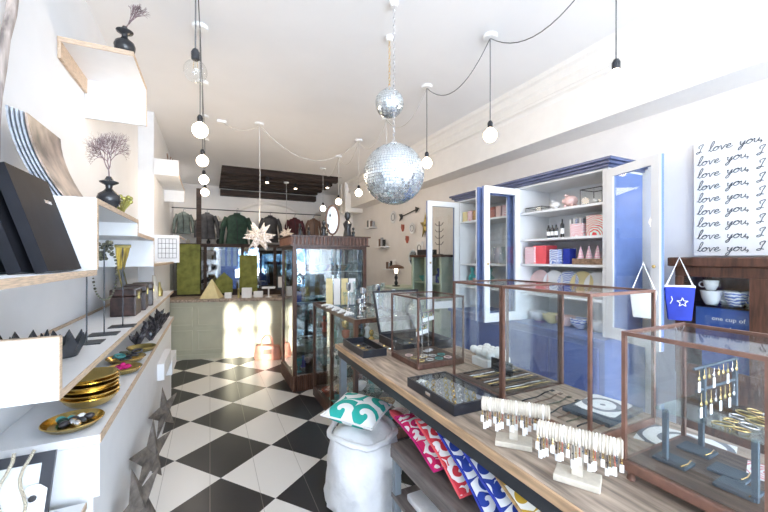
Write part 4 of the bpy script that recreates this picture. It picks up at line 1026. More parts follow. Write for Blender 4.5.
b = MB(); lb_(b, CX0, CX0+.012, CY0, CY0+.04, 1.0, 2.16); lb_(b, CX0, CX0+.012, CY1-.04, CY1, 1.0, 2.16); lb_(b, CX0, CX1, CY0, CY1, 2.16, 2.175); b.build('face_frame', 'white', cb)
for z in (1.947, 1.714, 1.50, 1.25):
    b = MB(); lb_(b, CX0+.02, CX1-.012, CY0+.026, 2.36, z-.018, z); b.build('shelf_board', 'white', cb)
for z in (1.947, 1.49, 1.25):
    b = MB(); lb_(b, CX0+.02, CX1-.012, 2.42, CY1-.026, z-.018, z); b.build('shelf_board', 'white', cb)
b = MB(); lb_(b, 2.44, CX1, CY0-.02, CY1+.02, 2.175, 2.195); lb_(b, 2.42, CX1, CY0-.04, CY1+.04, 2.195, 2.215); lb_(b, 2.40, CX1, CY0-.06, CY1+.06, 2.215, 2.235); b.build('crown', 'crown', cb, bevel=.005)
def cdoor(hinge, free, label):
    """open glazed door: outer face blue, inner face white; label only for unusual look"""
    hx, hy = hinge; L = math.hypot(free[0]-hx, free[1]-hy); a = math.atan2(free[1]-hy, free[0]-hx)
    flip = 1 if label == 'w' else -1
    dr = bpy.data.objects.new('door', None)
    z0, z1, s = 1.01, 2.155, .055
    def fr_(y0, y1):
        b = MB()
        b.box(0, L, y0, y1, z0, z0+s+.02).box(0, L, y0, y1, z1-s, z1).box(0, s, y0, y1, z0+s+.02, z1-s).box(L-s, L, y0, y1, z0+s+.02, z1-s); return b
    inner = (-.012, 0) if flip > 0 else (0, .012); outer = (0, .020) if flip > 0 else (-.020, 0)
    o = fr_(*inner).build('door', 'white', cb, loc=(hx-2.67, hy-2.4, 0), rot=(0, 0, a))
    fr_(*outer).build('outer_face', 'blue', o)
    MB().box(s, L-s, -.002, .002, z0+s+.02, z1-s).build('door_glass', 'glass', o)
    b = MB()
    for xx in (s-.004, L-s): b.box(xx, xx+.004, inner[0], inner[1], z0+s+.02, z1-s)
    MB().ball((L-.025, (inner[0]-.012) if flip > 0 else (inner[1]+.012), 1.5), .01, 10).build('knob', 'brass', o)
# cdoor(hinge, free, side): 'w' = inner face on local -Y
cdoor((2.462, 3.215), (2.06, 3.215), 'x')
cdoor((2.462, 2.435), (2.06, 2.435), 'w')
cdoor((2.462, 2.345), (2.06, 2.345), 'x')
cdoor((2.458, 1.555), (2.345, 1.175), 'w')

# contents, right bay (y decreasing = to the right)
def cbox(name, m, label, x, y, z, dx, dy, dz, rz=0, bev=.003): return single(MB().box(-dx/2, dx/2, -dy/2, dy/2, 0, dz), name, m, label, 'box', (x, y, z+.001), (0, 0, rz), bevel=bev)
def wirebox(x, y, z, dx, dy, dz, label):
    r = thing('glass_terrarium', label, 'terrarium', (x, y, z+.001))
    b = MB()
    for sx in (-1, 1):
        for sy in (-1, 1): b.tube([(sx*dx/2, sy*dy/2, .003), (sx*dx/2, sy*dy/2, dz)], .003, 4)
        b.tube([(sx*dx/2, -dy/2, dz), (sx*dx/2, dy/2, dz)], .003, 4); b.tube([(sx*dx/2, -dy/2, .003), (sx*dx/2, dy/2, .003)], .003, 4)
        b.tube([(-dx/2, sx*dy/2, dz), (dx/2, sx*dy/2, dz)], .003, 4); b.tube([(-dx/2, sx*dy/2, .003), (dx/2, sx*dy/2, .003)], .003, 4)
    b.build('wire_frame', 'black', r)
    MB().box(-dx/2, dx/2, -dy/2, dy/2, .003, dz).build('glass', 'glass', r)
    return r
wirebox(2.60, 1.72, 1.947, .16, .17, .115, 'black-framed glass box at the right of the top cupboard shelf')
b = MB()
for i in range(5): b.ball((.03*math.sin(i*2), -.04+.02*i, .02+.008*(i % 2)), .018, 8)
single(b, 'shell_cluster', 'porcelain', 'pale shells lying inside the black-framed glass box', 'shells', (2.60, 1.72, 1.952), smooth=True)
wirebox(2.58, 2.24, 1.947, .12, .17, .04, 'low black wire tray at the left of the top cupboard shelf')
def piggy(loc, m, label, s=1, rz=0):
    r = thing('piggy_bank', label, 'piggy bank', loc, rz)
    b = MB().ball((0, 0, .055*s), .045*s, 16, (1.0, 1.25, .95)).ball((0, .055*s, .06*s), .020*s, 10)
    b.ball((.012*s, .03*s, .10*s), .012*s, 8).ball((-.018*s, .03*s, .10*s), .012*s, 8).build('body', m, r, smooth=True)
    for x, y in ((-.025, -.03), (.025, -.03), (-.025, .03), (.025, .03)): MB().cyl(x*s, y*s, 0, .025*s, .010*s, 10).build('leg', m, r)
piggy((2.58, 1.93, 1.948), 'pink', 'pink piggy bank on the top cupboard shelf')
piggy((2.58, 2.07, 1.948), 'porcelain', 'small white piggy bank left of the pink one', .72)
for i in range(4):
    x, y = 2.56, 2.12-.037*i
    r = thing('tall_bottle', ['first dark bottle from the left on the middle cupboard shelf', 'second dark bottle from the left on the middle shelf', 'third dark bottle from the left on the middle shelf', 'tallest dark bottle at the right of the bottle row'][i], 'bottle', (x, y-(.02 if i == 3 else 0), 1.715))
    h_ = .11 if i < 3 else .15
    MB().lathe([(.014, 0), (.015, h_*.7), (.006, h_*.82), (.006, h_)], 12).build('glass', 'charcoal', r, smooth=True)
    MB().lathe([(.0155, h_*.2), (.0157, h_*.5)], 12).build('paper_label', 'paper', r)
for i in range(7):
    m_ = ['paper', 'greypage', 'paper', 'bluewhite', 'greypage', 'paper', 'greypage'][i]
    single(MB().box(-.06, .06, -.007, .007, 0, .145+.006*(i % 3)), 'slim_book', m_, ['white', 'grey', 'white', 'blue patterned', 'grey', 'white', 'grey'][i]+' slim book upright on the middle cupboard shelf', 'book', (2.68, 1.965-.0175*i, 1.715), group='slim books in the cupboard')
cbox('red_leaf_card', 'redwhite', 'white box with red twig drawing on the middle shelf', 2.56, 1.845, 1.714, .06, .105, .10)
cbox('patterned_box', 'tealred', 'mint box with red and green shapes at the right', 2.58, 1.70, 1.714, .10, .13, .15)
cbox('coral_box', 'red', 'coral red gift box on the third cupboard shelf', 2.60, 2.19, 1.50, .14, .13, .155)
cbox('patterned_box', 'redwhite', 'white box with red pattern leaning before the coral box', 2.525, 2.275, 1.50, .035, .10, .145)
cbox('blue_box', 'bluewhite', 'blue and white patterned box right of the coral box', 2.56, 2.04, 1.50, .08, .08, .12)
cbox('blue_book_box', 'bluecloth', 'small cobalt box behind the striped cones', 2.60, 1.955, 1.50, .08, .06, .125)
r = thing('wicker_basket', 'brown wicker basket holding the striped paper cones', 'basket', (2.60, 1.76, 1.501))
MB().box(-.07, .07, -.12, .12, 0, .006).box(-.07, -.064, -.12, .12, .006, .045).box(.064, .07, -.12, .12, .006, .045).box(-.064, .064, -.12, -.114, .006, .045).box(-.064, .064, .114, .12, .006, .045).build('weave', 'wicker', r)
for i in range(6):
    single(MB().lathe([(.034, 0), (.001, .135)], 18), 'paper_cone', 'pinkstripe', 'pink and white striped paper cone in the wicker basket', 'cone', (2.575+.045*(i % 2), 1.84-.034*i, 1.508), group='striped cones in the basket')
# lower bays: plates, bowls, shells
plates = [('pink', 2.26), ('porcelain', 2.12), ('bluewhite', 1.98), ('yellowpaper', 1.86), ('porcelain', 1.74)]
nmz = {'pink': 'pink', 'porcelain': 'white', 'bluewhite': 'blue patterned', 'yellowpaper': 'straw yellow', 'teal': 'teal'}
for i, (m_, y) in enumerate(plates):
    b = MB().lathe([(.001, -.004), (.06, -.003), (.095, .008), (.097, .012), (.058, .002), (.001, .001)], 28, T(0, 0, .098) @ R(math.radians(-75), 'Y'))
    single(b, 'standing_plate', m_, nmz[m_]+' plate standing in the low shelf, '+['far left', 'second from left', 'in the middle', 'second from right', 'far right'][i], 'plate', (2.62, y, 1.252), smooth=True)
for i, (m_, y) in enumerate((('porcelain', 2.26), ('yellowpaper', 2.12), ('pink', 1.99), ('bluewhite', 1.86), ('porcelain', 1.72))):
    b = MB().lathe([(.03, 0), (.07, .04), (.075, .08), (.07, .08), (.05, .03), (.001, .012)], 24)
    single(b, 'ceramic_bowl', m_, nmz[m_]+' bowl on the cupboard worktop, '+['far left', 'second from left', 'in the middle', 'second from right', 'far right'][i], 'bowl', (2.60, y, 1.001), smooth=True)
# left bay
for i in range(8):
    m_ = ['yellowpaper', 'redwhite', 'ochre', 'paper', 'redwhite', 'terra', 'pink', 'redwhite'][i]
    cbox('tea_tin', m_, {'yellowpaper': 'yellow', 'redwhite': 'red and white', 'ochre': 'ochre', 'paper': 'white', 'terra': 'dark red', 'pink': 'pink'}[m_]+' tin on the top shelf of the left bay, '+['first', 'second', 'third', 'fourth', 'fifth', 'sixth', 'seventh', 'eighth'][i]+' from left', 2.54, 3.16-.085*i, 1.947, .07, .065, .105)
r = thing('metal_easel', 'small wire easel frame on the second shelf of the left bay', 'easel', (2.56, 2.98, 1.491))
MB().tube([(0, -.07, 0), (.02, -.04, .24), (.02, .04, .24), (0, .07, 0)], .005, 5).tube([(0, -.062, .03), (0, .062, .03)], .004, 5).build('wire', 'charcoal', r)
MB().box(.008, .012, -.05, .05, .035, .20).build('card', 'greypage', r)
for i in range(3):
    single(MB().lathe([(.03, 0), (.045, .05), (.035, .11), (.018, .14), (.025, .17), (.022, .17), (.015, .14), (.001, .02)], 18), 'glass_carafe', 'crystal', 'clear glass carafe on the second shelf of the left bay', 'carafe', (2.60, 2.80-.12*i, 1.491), smooth=True, group='glass carafes')
for i, m_ in enumerate(('teal', 'pink', 'teal', 'porcelain', 'red')):
    shelf_item('small_bowl' if i % 2 else 'perfume_bottle', m_ if m_ != 'red' else 'terra', (2.58, 3.12-.14*i, 1.251), 'on the lower shelf of the left bay', 1.7, 0, 'pieces in the left bay')

# bags hung on the right door
def tote(loc, rz, m, label, w=.15, h=.17, star=True):
    r = thing('tote_bag', label, 'bag', loc, rz)
    MB().prism([(-w*.38, 0), (w*.38, 0), (w*.5, h), (-w*.5, h)], .035).build('pouch', m, r, bevel=.008, smooth=True)
    MB().tube([(-w*.5, 0, h), (w*.5, 0, h)], .010, 8).build('rolled_top', 'paper', r)
    MB().tube([(-w*.45, -.0, h), (0, 0, h+.17), (w*.45, 0, h)], .0045, 6).build('rope_handle', 'paper', r)
    if star:
        b = MB()
        for i in range(10):
            a = PI/2+i*PI/5; a2 = PI/2+(i+1)*PI/5; r1 = .026 if i % 2 == 0 else .011; r2 = .011 if i % 2 == 0 else .026
            b.tube([(r1*math.cos(a)+.01, -.020, h*.55+r1*math.sin(a)), (r2*math.cos(a2)+.01, -.020, h*.55+r2*math.sin(a2))], .002, 4)
        b.tube([(-.045, -.020, h*.5), (-.035, -.020, h*.62), (-.04, -.020, h*.72)], .002, 4)
        b.build('star_print', 'paper', r)
    return r
tote((2.41, 1.115, 1.195), -.95, 'bluecloth', 'cobalt bag with white star and rope handle hung on the cupboard door', .14, .19)
tote((2.29, 1.24, 1.20), -1.2, 'paper', 'white bag with rope handle hung on the inside of the door', .13, .15, False)

# ================================================================== SIGN ON THE RIGHT WALL
sg = thing('handwritten_canvas', 'white canvas covered in handwritten I love you lines on the right wall', 'wall art', (XR-.02, .78, 1.565))
MB().box(-.012, .018, -.46, .46, 0, .72).build('canvas', 'paper', sg)
G = {
 'l': [[(0, .1), (.25, .5), (.45, 1.25), (.38, 1.6), (.22, 1.45), (.15, .8), (.2, .15), (.4, 0), (.6, .25)]],
 'o': [[(0, .25), (.3, .65), (.05, .45), (.08, .1), (.35, 0), (.6, .3), (.5, .62), (.3, .65), (.5, .5), (.75, .55)]],
 'v': [[(0, .55), (.15, .6), (.3, .05), (.38, 0), (.6, .6), (.8, .55)]],
 'e': [[(0, .2), (.35, .35), (.5, .55), (.3, .68), (.1, .4), (.15, .08), (.4, 0), (.75, .25)]],
 'y': [[(0, .5), (.1, .6), (.12, .2), (.3, .05), (.55, .6), (.5, .1), (.35, -.6), (.12, -.7), (.1, -.4), (.6, .1), (.75, .2)]],
 'u': [[(0, .55), (.1, .6), (.12, .15), (.3, 0), (.5, .3), (.55, .6), (.55, .15), (.75, .05), (.85, .2)]],
 ',': [[(.05, .08), (.1, 0), (0, -.25)]],
 'I': [[(.1, .9), (.0, 1.25), (.3, 1.45), (.5, 1.4), (.35, .8), (.3, .15), (.05, 0), (-.1, .15), (.15, .3), (.6, .2)]]}
def smoothpath(p, k=3):
    out = []; n = len(p)
    for i in range(n-1):
        p0, p1, p2, p3 = p[max(0, i-1)], p[i], p[i+1], p[min(n-1, i+2)]
        for j in range(k):
            t = j/k; out.append(tuple(.5*((2*p1[d])+(-p0[d]+p2[d])*t+(2*p0[d]-5*p1[d]+4*p2[d]-p3[d])*t*t+(-p0[d]+3*p1[d]-3*p2[d]+p3[d])*t**3) for d in (0, 1)))
    out.append(p[-1]); return out
rnd = random.Random(5)
def hand(text, y0, z, s):
    x = 0; b = MB()
    for ch in text+' ':
        if ch == ' ':
            b.build('handwritten_word', 'ink', sg); b = MB(); x += .75; continue
        for st in G[ch]:
            pts = [(-.0135, y0-(x+px*1.1+pz*.25)*s, z+pz*s*.95) for px, pz in smoothpath(st)]
            b.tube(pts, .0021, 4)
        x += {'l': .6, 'o': .78, 'v': .82, 'e': .85, 'y': .8, 'u': .9, ',': .35, 'I': .75}[ch]
for i in range(9):
    z = .66-.079*i
    hand('I love you, I love' if i == 0 else 'love you, I love you,', .445 - (.0 if i else 0.0), z, .039)

# ================================================================== DARK HUTCH WITH CUPS
hx0 = 2.60
hu = thing('dark_hutch', 'dark walnut glazed hutch full of cups under the canvas', 'cabinet', (2.745, .65, 0))
def hb_(b, x0, x1, y0, y1, z0, z1): return b.box(x0-2.745, x1-2.745, y0-.65, y1-.65, z0, z1)
b = MB(); hb_(b, 2.60, 2.885, .10, 1.22, 0, .85); hb_(b, 2.87, 2.885, .10, 1.22, .85, 1.50); hb_(b, 2.60, 2.87, .10, .12, .85, 1.50); hb_(b, 2.60, 2.87, 1.20, 1.22, .85, 1.50); b.build('carcass', 'walnut', hu)
b = MB(); hb_(b, 2.56, 2.885, .07, 1.25, 1.50, 1.555); b.build('top', 'walnut', hu, bevel=.008)
for ya, yb in ((.12, .76), (.81, 1.22)):
    b = MB(); s = .07
    hb_(b, 2.585, 2.60, ya, yb, .85, .92); hb_(b, 2.585, 2.60, ya, yb, 1.44, 1.50); hb_(b, 2.585, 2.60, ya, ya+s, .92, 1.44); hb_(b, 2.585, 2.60, yb-s*.6, yb, .92, 1.44)
    d_ = b.build('door', 'walnut', hu, bevel=.003)
    b = MB(); hb_(b, 2.59, 2.594, ya+s, yb-s*.6, .92, 1.44); b.build('door_glass', 'glass', d_)
b = MB(); hb_(b, 2.585, 2.60, .76, .81, .85, 1.50); b.build('centre_stile', 'walnut', hu)
b = MB(); hb_(b, 2.605, 2.865, .125, 1.195, 1.27, 1.276); b.build('glass_shelf', 'glassshelf', hu)
def cup(loc, rz, label, m='porcelain', s=1, grp=None):
    r = thing('teacup', label, 'cup', loc, rz, grp)
    MB().lathe([(.020*s, 0), (.024*s, .004), (.036*s, .03*s), (.042*s, .065*s), (.039*s, .065*s), (.03*s, .02*s), (.001, .01)], 22).build('bowl', m, r, smooth=True)
    MB().ring((.046*s, 0, .036*s), .017*s, .004*s, 'y', 14, 6).build('handle', m, r, smooth=True)
    return r
cu = [(2.66, 1.07), (2.66, .96), (2.66, .85), (2.72, 1.02), (2.72, .91), (2.66, .74)]
cl = ['teacup at the left end of the hutch glass shelf', 'teacup with blue spot pattern, second on the glass shelf', 'teacup third from the left on the glass shelf', 'teacup behind and left on the glass shelf', 'teacup behind and right on the glass shelf', 'teacup at the right end of the glass shelf']
for i, (x, y) in enumerate(cu): cup((x, y, 1.277), -PI/2, cl[i], 'bluewhite' if i == 1 else 'porcelain', 1.25)
cup((2.655, 1.07, 1.360), PI/2, 'teacup stacked upside on the leftmost cup of the hutch', s=.9)
cup((2.655, .85, 1.360), -PI/2, 'teacup stacked on the third cup of the hutch', s=.9)
r = thing('chalk_sign', 'navy sign with white lettering standing low in the hutch', 'sign', (2.64, .985, 1.04))
MB().box(-.005, .005, -.15, .15, 0, .22).box(-.005, .005, -.12, .12, -.188, 0).build('board', 'navy', r)
def text_obj(s, size, m, parent, loc, rot):
    c = bpy.data.curves.new('t', 'FONT'); c.body = s; c.size = size; c.align_x = 'CENTER'; c.extrude = .0006; c.resolution_u = 2
    t = bpy.data.objects.new('t', c); C.objects.link(t); bpy.context.view_layer.update()
    me = bpy.data.meshes.new_from_object(t.evaluated_get(bpy.context.evaluated_depsgraph_get())); bpy.data.objects.remove(t)
    me.materials.clear(); me.materials.append(M[m]); o = bpy.data.objects.new('lettering', me); C.objects.link(o); o.parent = parent; o.location = loc; o.rotation_euler = rot
    return o
text_obj('one cup of', .034, 'paper', r, (-.0062, 0, .15), (PI/2, 0, -PI/2))
text_obj('wonders.', .034, 'paper', r, (-.0062, 0, .095), (PI/2, 0, -PI/2))
for i in range(4):
    single(MB().lathe([(.03, 0), (.055, .04), (.06, .07), (.056, .07), (.04, .02), (.001, .01)], 20), 'serving_bowl', 'porcelain', 'white bowl on the hutch floor', 'bowl', (2.74, 1.05-.16*i, .851), smooth=True, group='bowls on the hutch floor')

# ================================================================== FAR RIGHT WALL
for i, (y, z, w) in enumerate(((6.45, 2.15, .34), (5.95, 1.76, .40), (5.55, 1.36, .42))):
    ln = ['highest', 'middle', 'lowest'][i]
    r = thing('picture_ledge', ln+' of the three small white ledges on the far right wall', 'shelf', (XR-.07, y, z))
    MB().box(-.06, .068, -w/2, w/2, -.02, 0).build('board', 'white', r, bevel=.003)
    for k in range(4):
        m_ = ['charcoal', 'paper', 'brownpot', 'greypage'][(k+i) % 4]
        h_ = [.14, .10, .12, .16][(k*3+i) % 4]
        cn = {'charcoal': 'black', 'paper': 'white', 'brownpot': 'brown', 'greypage': 'grey'}[m_]
        single(MB().box(-.012, .012, -.03, .03, 0, h_), 'small_picture', m_, cn+' little frame on the '+ln+' wall ledge', 'frame', (XR-.07, y+w/2-.06-.085*k, z+.001), (0, 0, .1*k), bevel=.003)
ar = thing('arrow_ornament', 'black metal arrow hung on the right wall above the plates', 'ornament', (XR-.02, 5.02, 2.27), 0); ar.rotation_euler = (-.13, 0, 0)
MB().tube([(0, -.26, 0), (0, .26, 0)], .008, 6).build('shaft', 'black', ar)
MB().prism([(-.05, -.05), (.06, 0), (-.05, .05)], .01, T(0, -.26, 0) @ R(-PI/2, 'Z')).build('head', 'black', ar)
MB().prism([(-.06, -.06), (-.02, 0), (-.06, .06), (.04, .04), (.06, 0), (.04, -.04)], .01, T(0, .27, 0) @ R(-PI/2, 'Z')).build('fletching', 'black', ar)
for i, (y, z, rr, lb) in enumerate(((5.57, 2.26, .11, 'round pale wall plate under the left of the arrow'), (4.92, 2.02, .09, 'round pale wall plate lower right of the first'), (4.70, 1.70, .09, 'pale shield plaque below the wall plates'))):
    r = thing('wall_plate', lb, 'plate', (XR-.001, y, z))
    if i < 2: MB().lathe([(rr*.6, .0), (rr, .018), (rr*.97, .022), (rr*.6, .008), (.001, .008)], 28, R(-PI/2, 'Y')).build('dish', 'porcelain', r, smooth=True)
    else: MB().prism([(-.08, .1), (.08, .1), (.07, -.03), (0, -.11), (-.07, -.03)], .02, T(-.011, 0, 0) @ R(-PI/2, 'Z')).build('dish', 'paper', r)
    MB().ring((-.024, 0, 0), rr*.55, .004, 'x', 24, 5).build('painted_ring', 'charcoal', r)
for i, (y, z) in enumerate(((5.23, 2.06), (5.08, 1.86))):
    single(MB().prism([(-.03, .04), (.03, .05), (.035, -.01), (0, -.07), (-.03, -.02)], .03), 'wall_charm', 'terra', ['upper little red-brown wall charm between the plates', 'lower little red-brown wall charm between the plates'][i], 'charm', (XR-.018, y, z), (0, 0, PI/2))
b = MB(); P = []
for i in range(10):
    a = PI/2+i*PI/5; rr = .16 if i % 2 == 0 else .06; P.append(b.b.verts.new((0, rr*math.cos(a), rr*math.sin(a)*1.3)))
f = b.b.verts.new((-.04, 0, 0)); k = b.b.verts.new((.005, 0, 0))
for i in range(10): b.b.faces.new((P[i], P[(i+1) % 10], f)); b.b.faces.new((P[(i+1) % 10], P[i], k))
single(b, 'brass_star', 'agedbrass', 'aged brass star on the right wall beside the open cupboard door', 'star', (XR-.04, 4.50, 2.02))
# mint side cabinet and mushroom lamp
sc_ = thing('side_cabinet', 'pale mint glazed side cabinet standing beyond the blue cupboard', 'cabinet', (2.67, 3.9, 0))
MB().box(-.20, .20, -.35, .35, 0, .9).box(-.20, -.17, -.35, -.31, .9, 1.56).box(-.20, -.17, .31, .35, .9, 1.56).box(-.2, -.17, -.02, .02, .9, 1.56).box(-.17, .2, -.35, -.33, .9, 1.56).box(-.17, .2, .33, .35, .9, 1.56).box(.19, .2, -.33, .33, .9, 1.56).build('carcass', 'mint', sc_)
MB().box(-.22, .21, -.37, .37, 1.56, 1.59).build('top', 'walnut', sc_, bevel=.004)
MB().box(-.18, .19, -.33, .33, 1.22, 1.235).build('shelf_board', 'mint', sc_)
MB().box(-.19, -.187, -.31, .31, .9, 1.56).build('door_glass', 'glass', sc_)
for i in range(5):
    shelf_item(['small_bowl', 'perfume_bottle'][i % 2], ['teal', 'green', 'porcelain', 'bluecloth', 'teal'][i], (2.60, 4.12-.11*i, 1.236), 'inside the mint side cabinet', 1.6, 0, 'pieces in the mint cabinet')
r = thing('record_box', 'low black box on top of the mint cabinet', 'box', (2.62, 4.1, 1.591)); MB().box(-.08, .08, -.12, .12, 0, .07).build('box', 'black', r, bevel=.006)
r = thing('wire_tree', 'black wire jewellery tree on the mint cabinet', 'jewellery stand', (2.60, 3.78, 1.591))
MB().lathe([(.05, 0), (.05, .008)], 16).build('base', 'black', r)
b = MB().tube([(0, 0, .008), (0, 0, .42)], .006, 6)
for i in range(4): b.tube([(0, -.09, .16+.08*i), (0, -.05, .13+.08*i), (0, .05, .13+.08*i), (0, .09, .16+.08*i)], .004, 5)
b.build('branches', 'black', r)
sd = thing('side_table', 'small pale mint table under the mushroom lamp', 'table', (2.62, 4.85, 0))
MB().box(-.24, .24, -.3, .3, 1.09, 1.12).build('top', 'mint', sd)
for x in (-.22, .19):
    for y in (-.28, .25): MB().box(x, x+.03, y, y+.03, 0, 1.09).build('leg', 'mint', sd)
lm = thing('mushroom_lamp', 'small black-capped table lamp with glowing neck', 'lamp', (2.55, 4.85, 1.121))
MB().lathe([(.06, 0), (.06, .01), (.018, .02), (.03, .05), (.015, .09), (.028, .13), (.012, .17), (.012, .2)], 18).build('base', 'black', lm, smooth=True)
MB().lathe([(.022, .20), (.026, .25), (.014, .28)], 14).build('bulb', 'bulb', lm, smooth=True)
MB().lathe([(.12, .275), (.125, .27), (.11, .30), (.05, .325), (.001, .33)], 24).build('shade', 'brownpot', lm, smooth=True)
# oval picture above
r = thing('round_mirror', 'round pale mirror on the wall behind the mushroom lamp', 'mirror', (XR-.01, 4.9, 1.55))
MB().ring((0, 0, 0), .13, .012, 'x', 28, 6).build('rim', 'white', r, smooth=True); MB().lathe([(.125, -.004), (.125, .004)], 28, R(PI/2, 'Y')).build('glass', 'mirrorglass', r)

# ================================================================== CEILING FITTINGS
def canopy(x, y, m='plastic'): return MB().lathe([(.045, -.022), (.05, -.012), (.05, 0)], 20, T(x, y, ZC)).mesh('c', m)
def pendant(x, y, label, lit=True, cm='cordgrey', zb=2.41, R0=.047):
    r = thing('pendant_bulb', label, 'pendant lamp', (x, y, ZC), 0, None); z = zb-ZC
    MB().lathe([(.045, -.022), (.05, -.012), (.05, 0)], 20).build('ceiling_rose', 'plastic', r, smooth=True)
    MB().tube([(0, 0, -.02), (.001, 0, (z+.1)/2), (0, 0, z+.10)], .0035, 6).build('cord', cm, r)
    MB().lathe([(.013, z+.05), (.018, z+.055), (.019, z+.085), (.012, z+.10), (.005, z+.105)], 14).build('socket', 'charcoal', r, smooth=True)
    prof = [(.001, z-R0)]+[(R0*math.sin(PI*i/12), z-R0*math.cos(PI*i/12)) for i in range(1, 10)]+[(.022, z+.043), (.015, z+.052)]
    MB().lathe(prof, 24).build('bulb', 'bulb' if lit else 'deadbulb', r, smooth=True)
    if lit:
        pass
    else:
        MB().tube([(-.006, 0, z+.05), (-.010, 0, z+.01), (0, 0, z+.02), (.010, 0, z+.01), (.006, 0, z+.05)], .001, 4).build('filament', 'gold', r)
    return r
RY = [1.08, 1.95, 2.77, 3.60, 4.43, 5.26, 6.10]
ordn = ['nearest', 'second', 'third', 'fourth', 'fifth', 'sixth', 'farthest']
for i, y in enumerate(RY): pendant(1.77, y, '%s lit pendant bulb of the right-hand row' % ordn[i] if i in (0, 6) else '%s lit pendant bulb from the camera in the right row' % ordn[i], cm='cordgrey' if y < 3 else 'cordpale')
LY = [1.87, 2.72, 3.57, 4.42, 5.27]
for i, y in enumerate(LY): pendant(-.06, y, 'unlit clear pendant bulb, nearest in the left row' if i == 0 else '%s globe bulb from the camera in the left row, lit' % ordn[i], lit=i > 0, R0=.05)
def swag(p, q, sag, label, m='cordgrey', r=.0032):
    pts = []
    for i in range(15):
        t = i/14; pts.append((p[0]+(q[0]-p[0])*t, p[1]+(q[1]-p[1])*t, ZC-.018-sag*4*t*(1-t)))
    return single(MB().tube(pts, r, 6), 'cord_swag', m, label, 'cord')
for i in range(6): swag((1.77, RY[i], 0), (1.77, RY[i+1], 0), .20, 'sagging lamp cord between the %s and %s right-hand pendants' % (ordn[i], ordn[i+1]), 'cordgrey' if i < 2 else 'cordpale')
swag((1.77, .2, 0), (1.77, 1.08, 0), .22, 'sagging lamp cord leaving the picture at the upper right')
for i in range(4): swag((-.06, LY[i], 0), (-.06, LY[i+1], 0), .05, 'lamp cord between the %s and %s left-hand pendants' % (ordn[i], ordn[i+1]))
swag((.516, 4.38, 0), (1.77, 4.43, 0), .33, 'pale cord looping from the star lantern to the right row', 'cordpale', .004)
swag((.13, 4.48, 0), (.516, 4.38, 0), .08, 'pale cord from the ceiling box to the star lantern', 'cordpale', .004)
single(MB().box(-.05, .05, -.03, .03, -.03, 0), 'junction_box', 'plastic', 'small white junction box on the ceiling', 'box', (.12, 4.48, ZC), bevel=.004)
bulb_l = [(-.06, 2.72), (-.06, 4.42), (1.77, 1.95), (1.77, 4.43), (1.77, 6.10)]
for x, y in bulb_l: light('pendant_glow', 'POINT', (x, y, 2.41-.09), (0, 0, 0), 5, (1, .80, .60), shadow_soft_size=.05)

def star_lantern(loc, R0, label, zc):
    r = thing('star_lantern', label, 'lantern', (loc[0], loc[1], zc))
    z = loc[2]-zc
    b = MB()
    ico = bmesh.new(); bmesh.ops.create_icosphere(ico, subdivisions=1, radius=R0*.42)
    bmesh.ops.transform(ico, matrix=R(.3, 'X') @ R(.4, 'Z'), verts=ico.verts)
    for f in ico.faces:
        c = f.calc_center_median(); tip = c.normalized()*R0
        vs = [b.b.verts.new(v.co) for v in f.verts]; tv = b.b.verts.new(tip)
        for i in range(len(vs)): b.b.faces.new((vs[i], vs[(i+1) % len(vs)], tv))
    ico.free()
    bmesh.ops.transform(b.b, matrix=T(0, 0, z), verts=b.b.verts)
    b.build('star_body', 'starpaper', r, weld=True)
    MB().tube([(0, 0, -.02), (.006, 0, (z)/2), (0, 0, z+R0*.8)], .004, 6).build('cord', 'cordpale', r)
    MB().lathe([(.045, -.022), (.05, -.012), (.05, 0)], 20).build('ceiling_rose', 'plastic', r, smooth=True)
    return r
star_lantern((.516, 4.38, 1.80), .19, 'large pierced paper star lantern hanging in front of the reception', ZC)
light('star_glow', 'POINT', (.516, 4.38, 2.05), (0, 0, 0), 3, (1, .78, .55), shadow_soft_size=.1)
star_lantern((1.35, 7.2, 2.02), .15, 'smaller pierced star lantern farther back near the jackets', ZC-.07)

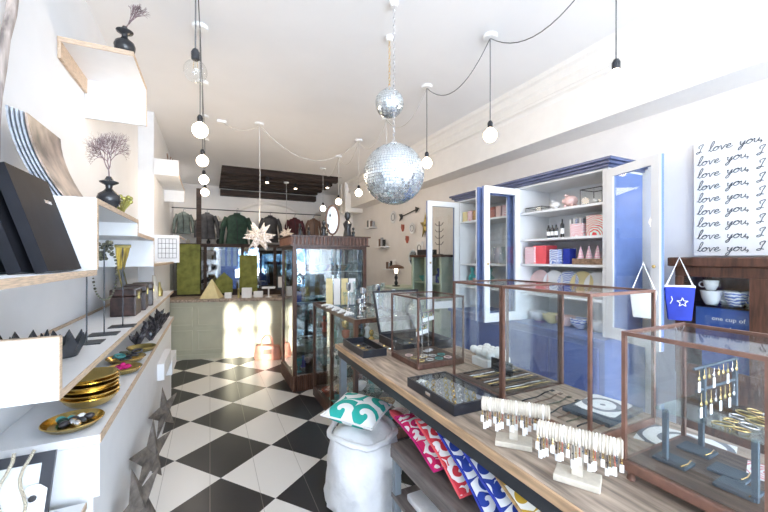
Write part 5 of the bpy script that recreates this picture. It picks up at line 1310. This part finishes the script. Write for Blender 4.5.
def disco(loc, R0, label, chain_m):
    x, y, z = loc
    r = thing('mirror_ball', label, 'mirror ball', (x, y, ZC))
    b = MB(); nl = int(PI*R0/.0165)
    for j in range(1, nl):
        th = PI*j/nl; rr = R0*math.sin(th); n = max(4, int(2*PI*rr/.0165)); dth = PI/nl*.44; dph = 2*PI/n*.44
        for i in range(n):
            ph = 2*PI*i/n
            ta, tb_ = random.gauss(0, .06), random.gauss(0, .06)
            c = Vector((math.sin(th)*math.cos(ph), math.sin(th)*math.sin(ph), math.cos(th)))
            et = Vector((math.cos(th)*math.cos(ph), math.cos(th)*math.sin(ph), -math.sin(th))); ep = Vector((-math.sin(ph), math.cos(ph), 0))
            hw_, hh = rr*dph, R0*dth
            nn = (c+et*ta+ep*tb_).normalized(); e1 = (et-nn*et.dot(nn)).normalized(); e2 = nn.cross(e1)
            P = c*(R0+.0012)
            vs = [b.b.verts.new(P+e1*sx*hh+e2*sy*hw_) for sx, sy in ((-1, -1), (1, -1), (1, 1), (-1, 1))]
            b.b.faces.new(vs)
    bmesh.ops.transform(b.b, matrix=T(0, 0, z-ZC), verts=b.b.verts)
    b.build('mirror_tiles', 'ball', r)
    MB().ball((0, 0, z-ZC), R0-.0015, 40).build('core', 'greypage', r, smooth=True)
    MB().lathe([(.03, z-ZC+R0-.004), (.03, z-ZC+R0+.006), (.01, z-ZC+R0+.012)], 16).build('cap', 'silver', r, smooth=True)
    ch = MB(); zz = z-ZC+R0+.010; k = 0
    while zz < -.03:
        m_ = R(PI/2*(k % 2), 'Z') @ R(PI/2, 'X')
        ch.ring((0, 0, zz+.014), .0075, .0018, n=8, k=4, sy=1.9, m=m_); zz += .023; k += 1
    ch.build('chain', chain_m, r)
    MB().lathe([(.02, -.03), (.03, -.004), (.03, 0)], 14).build('ceiling_hook', 'plastic', r, smooth=True)
disco((1.01, 1.95, 2.06), .183, 'large mirror ball hanging by a silver chain in the middle', 'silver')
disco((1.14, 2.27, 2.64), .099, 'small mirror ball hanging on a gold chain above the large one', 'gold')
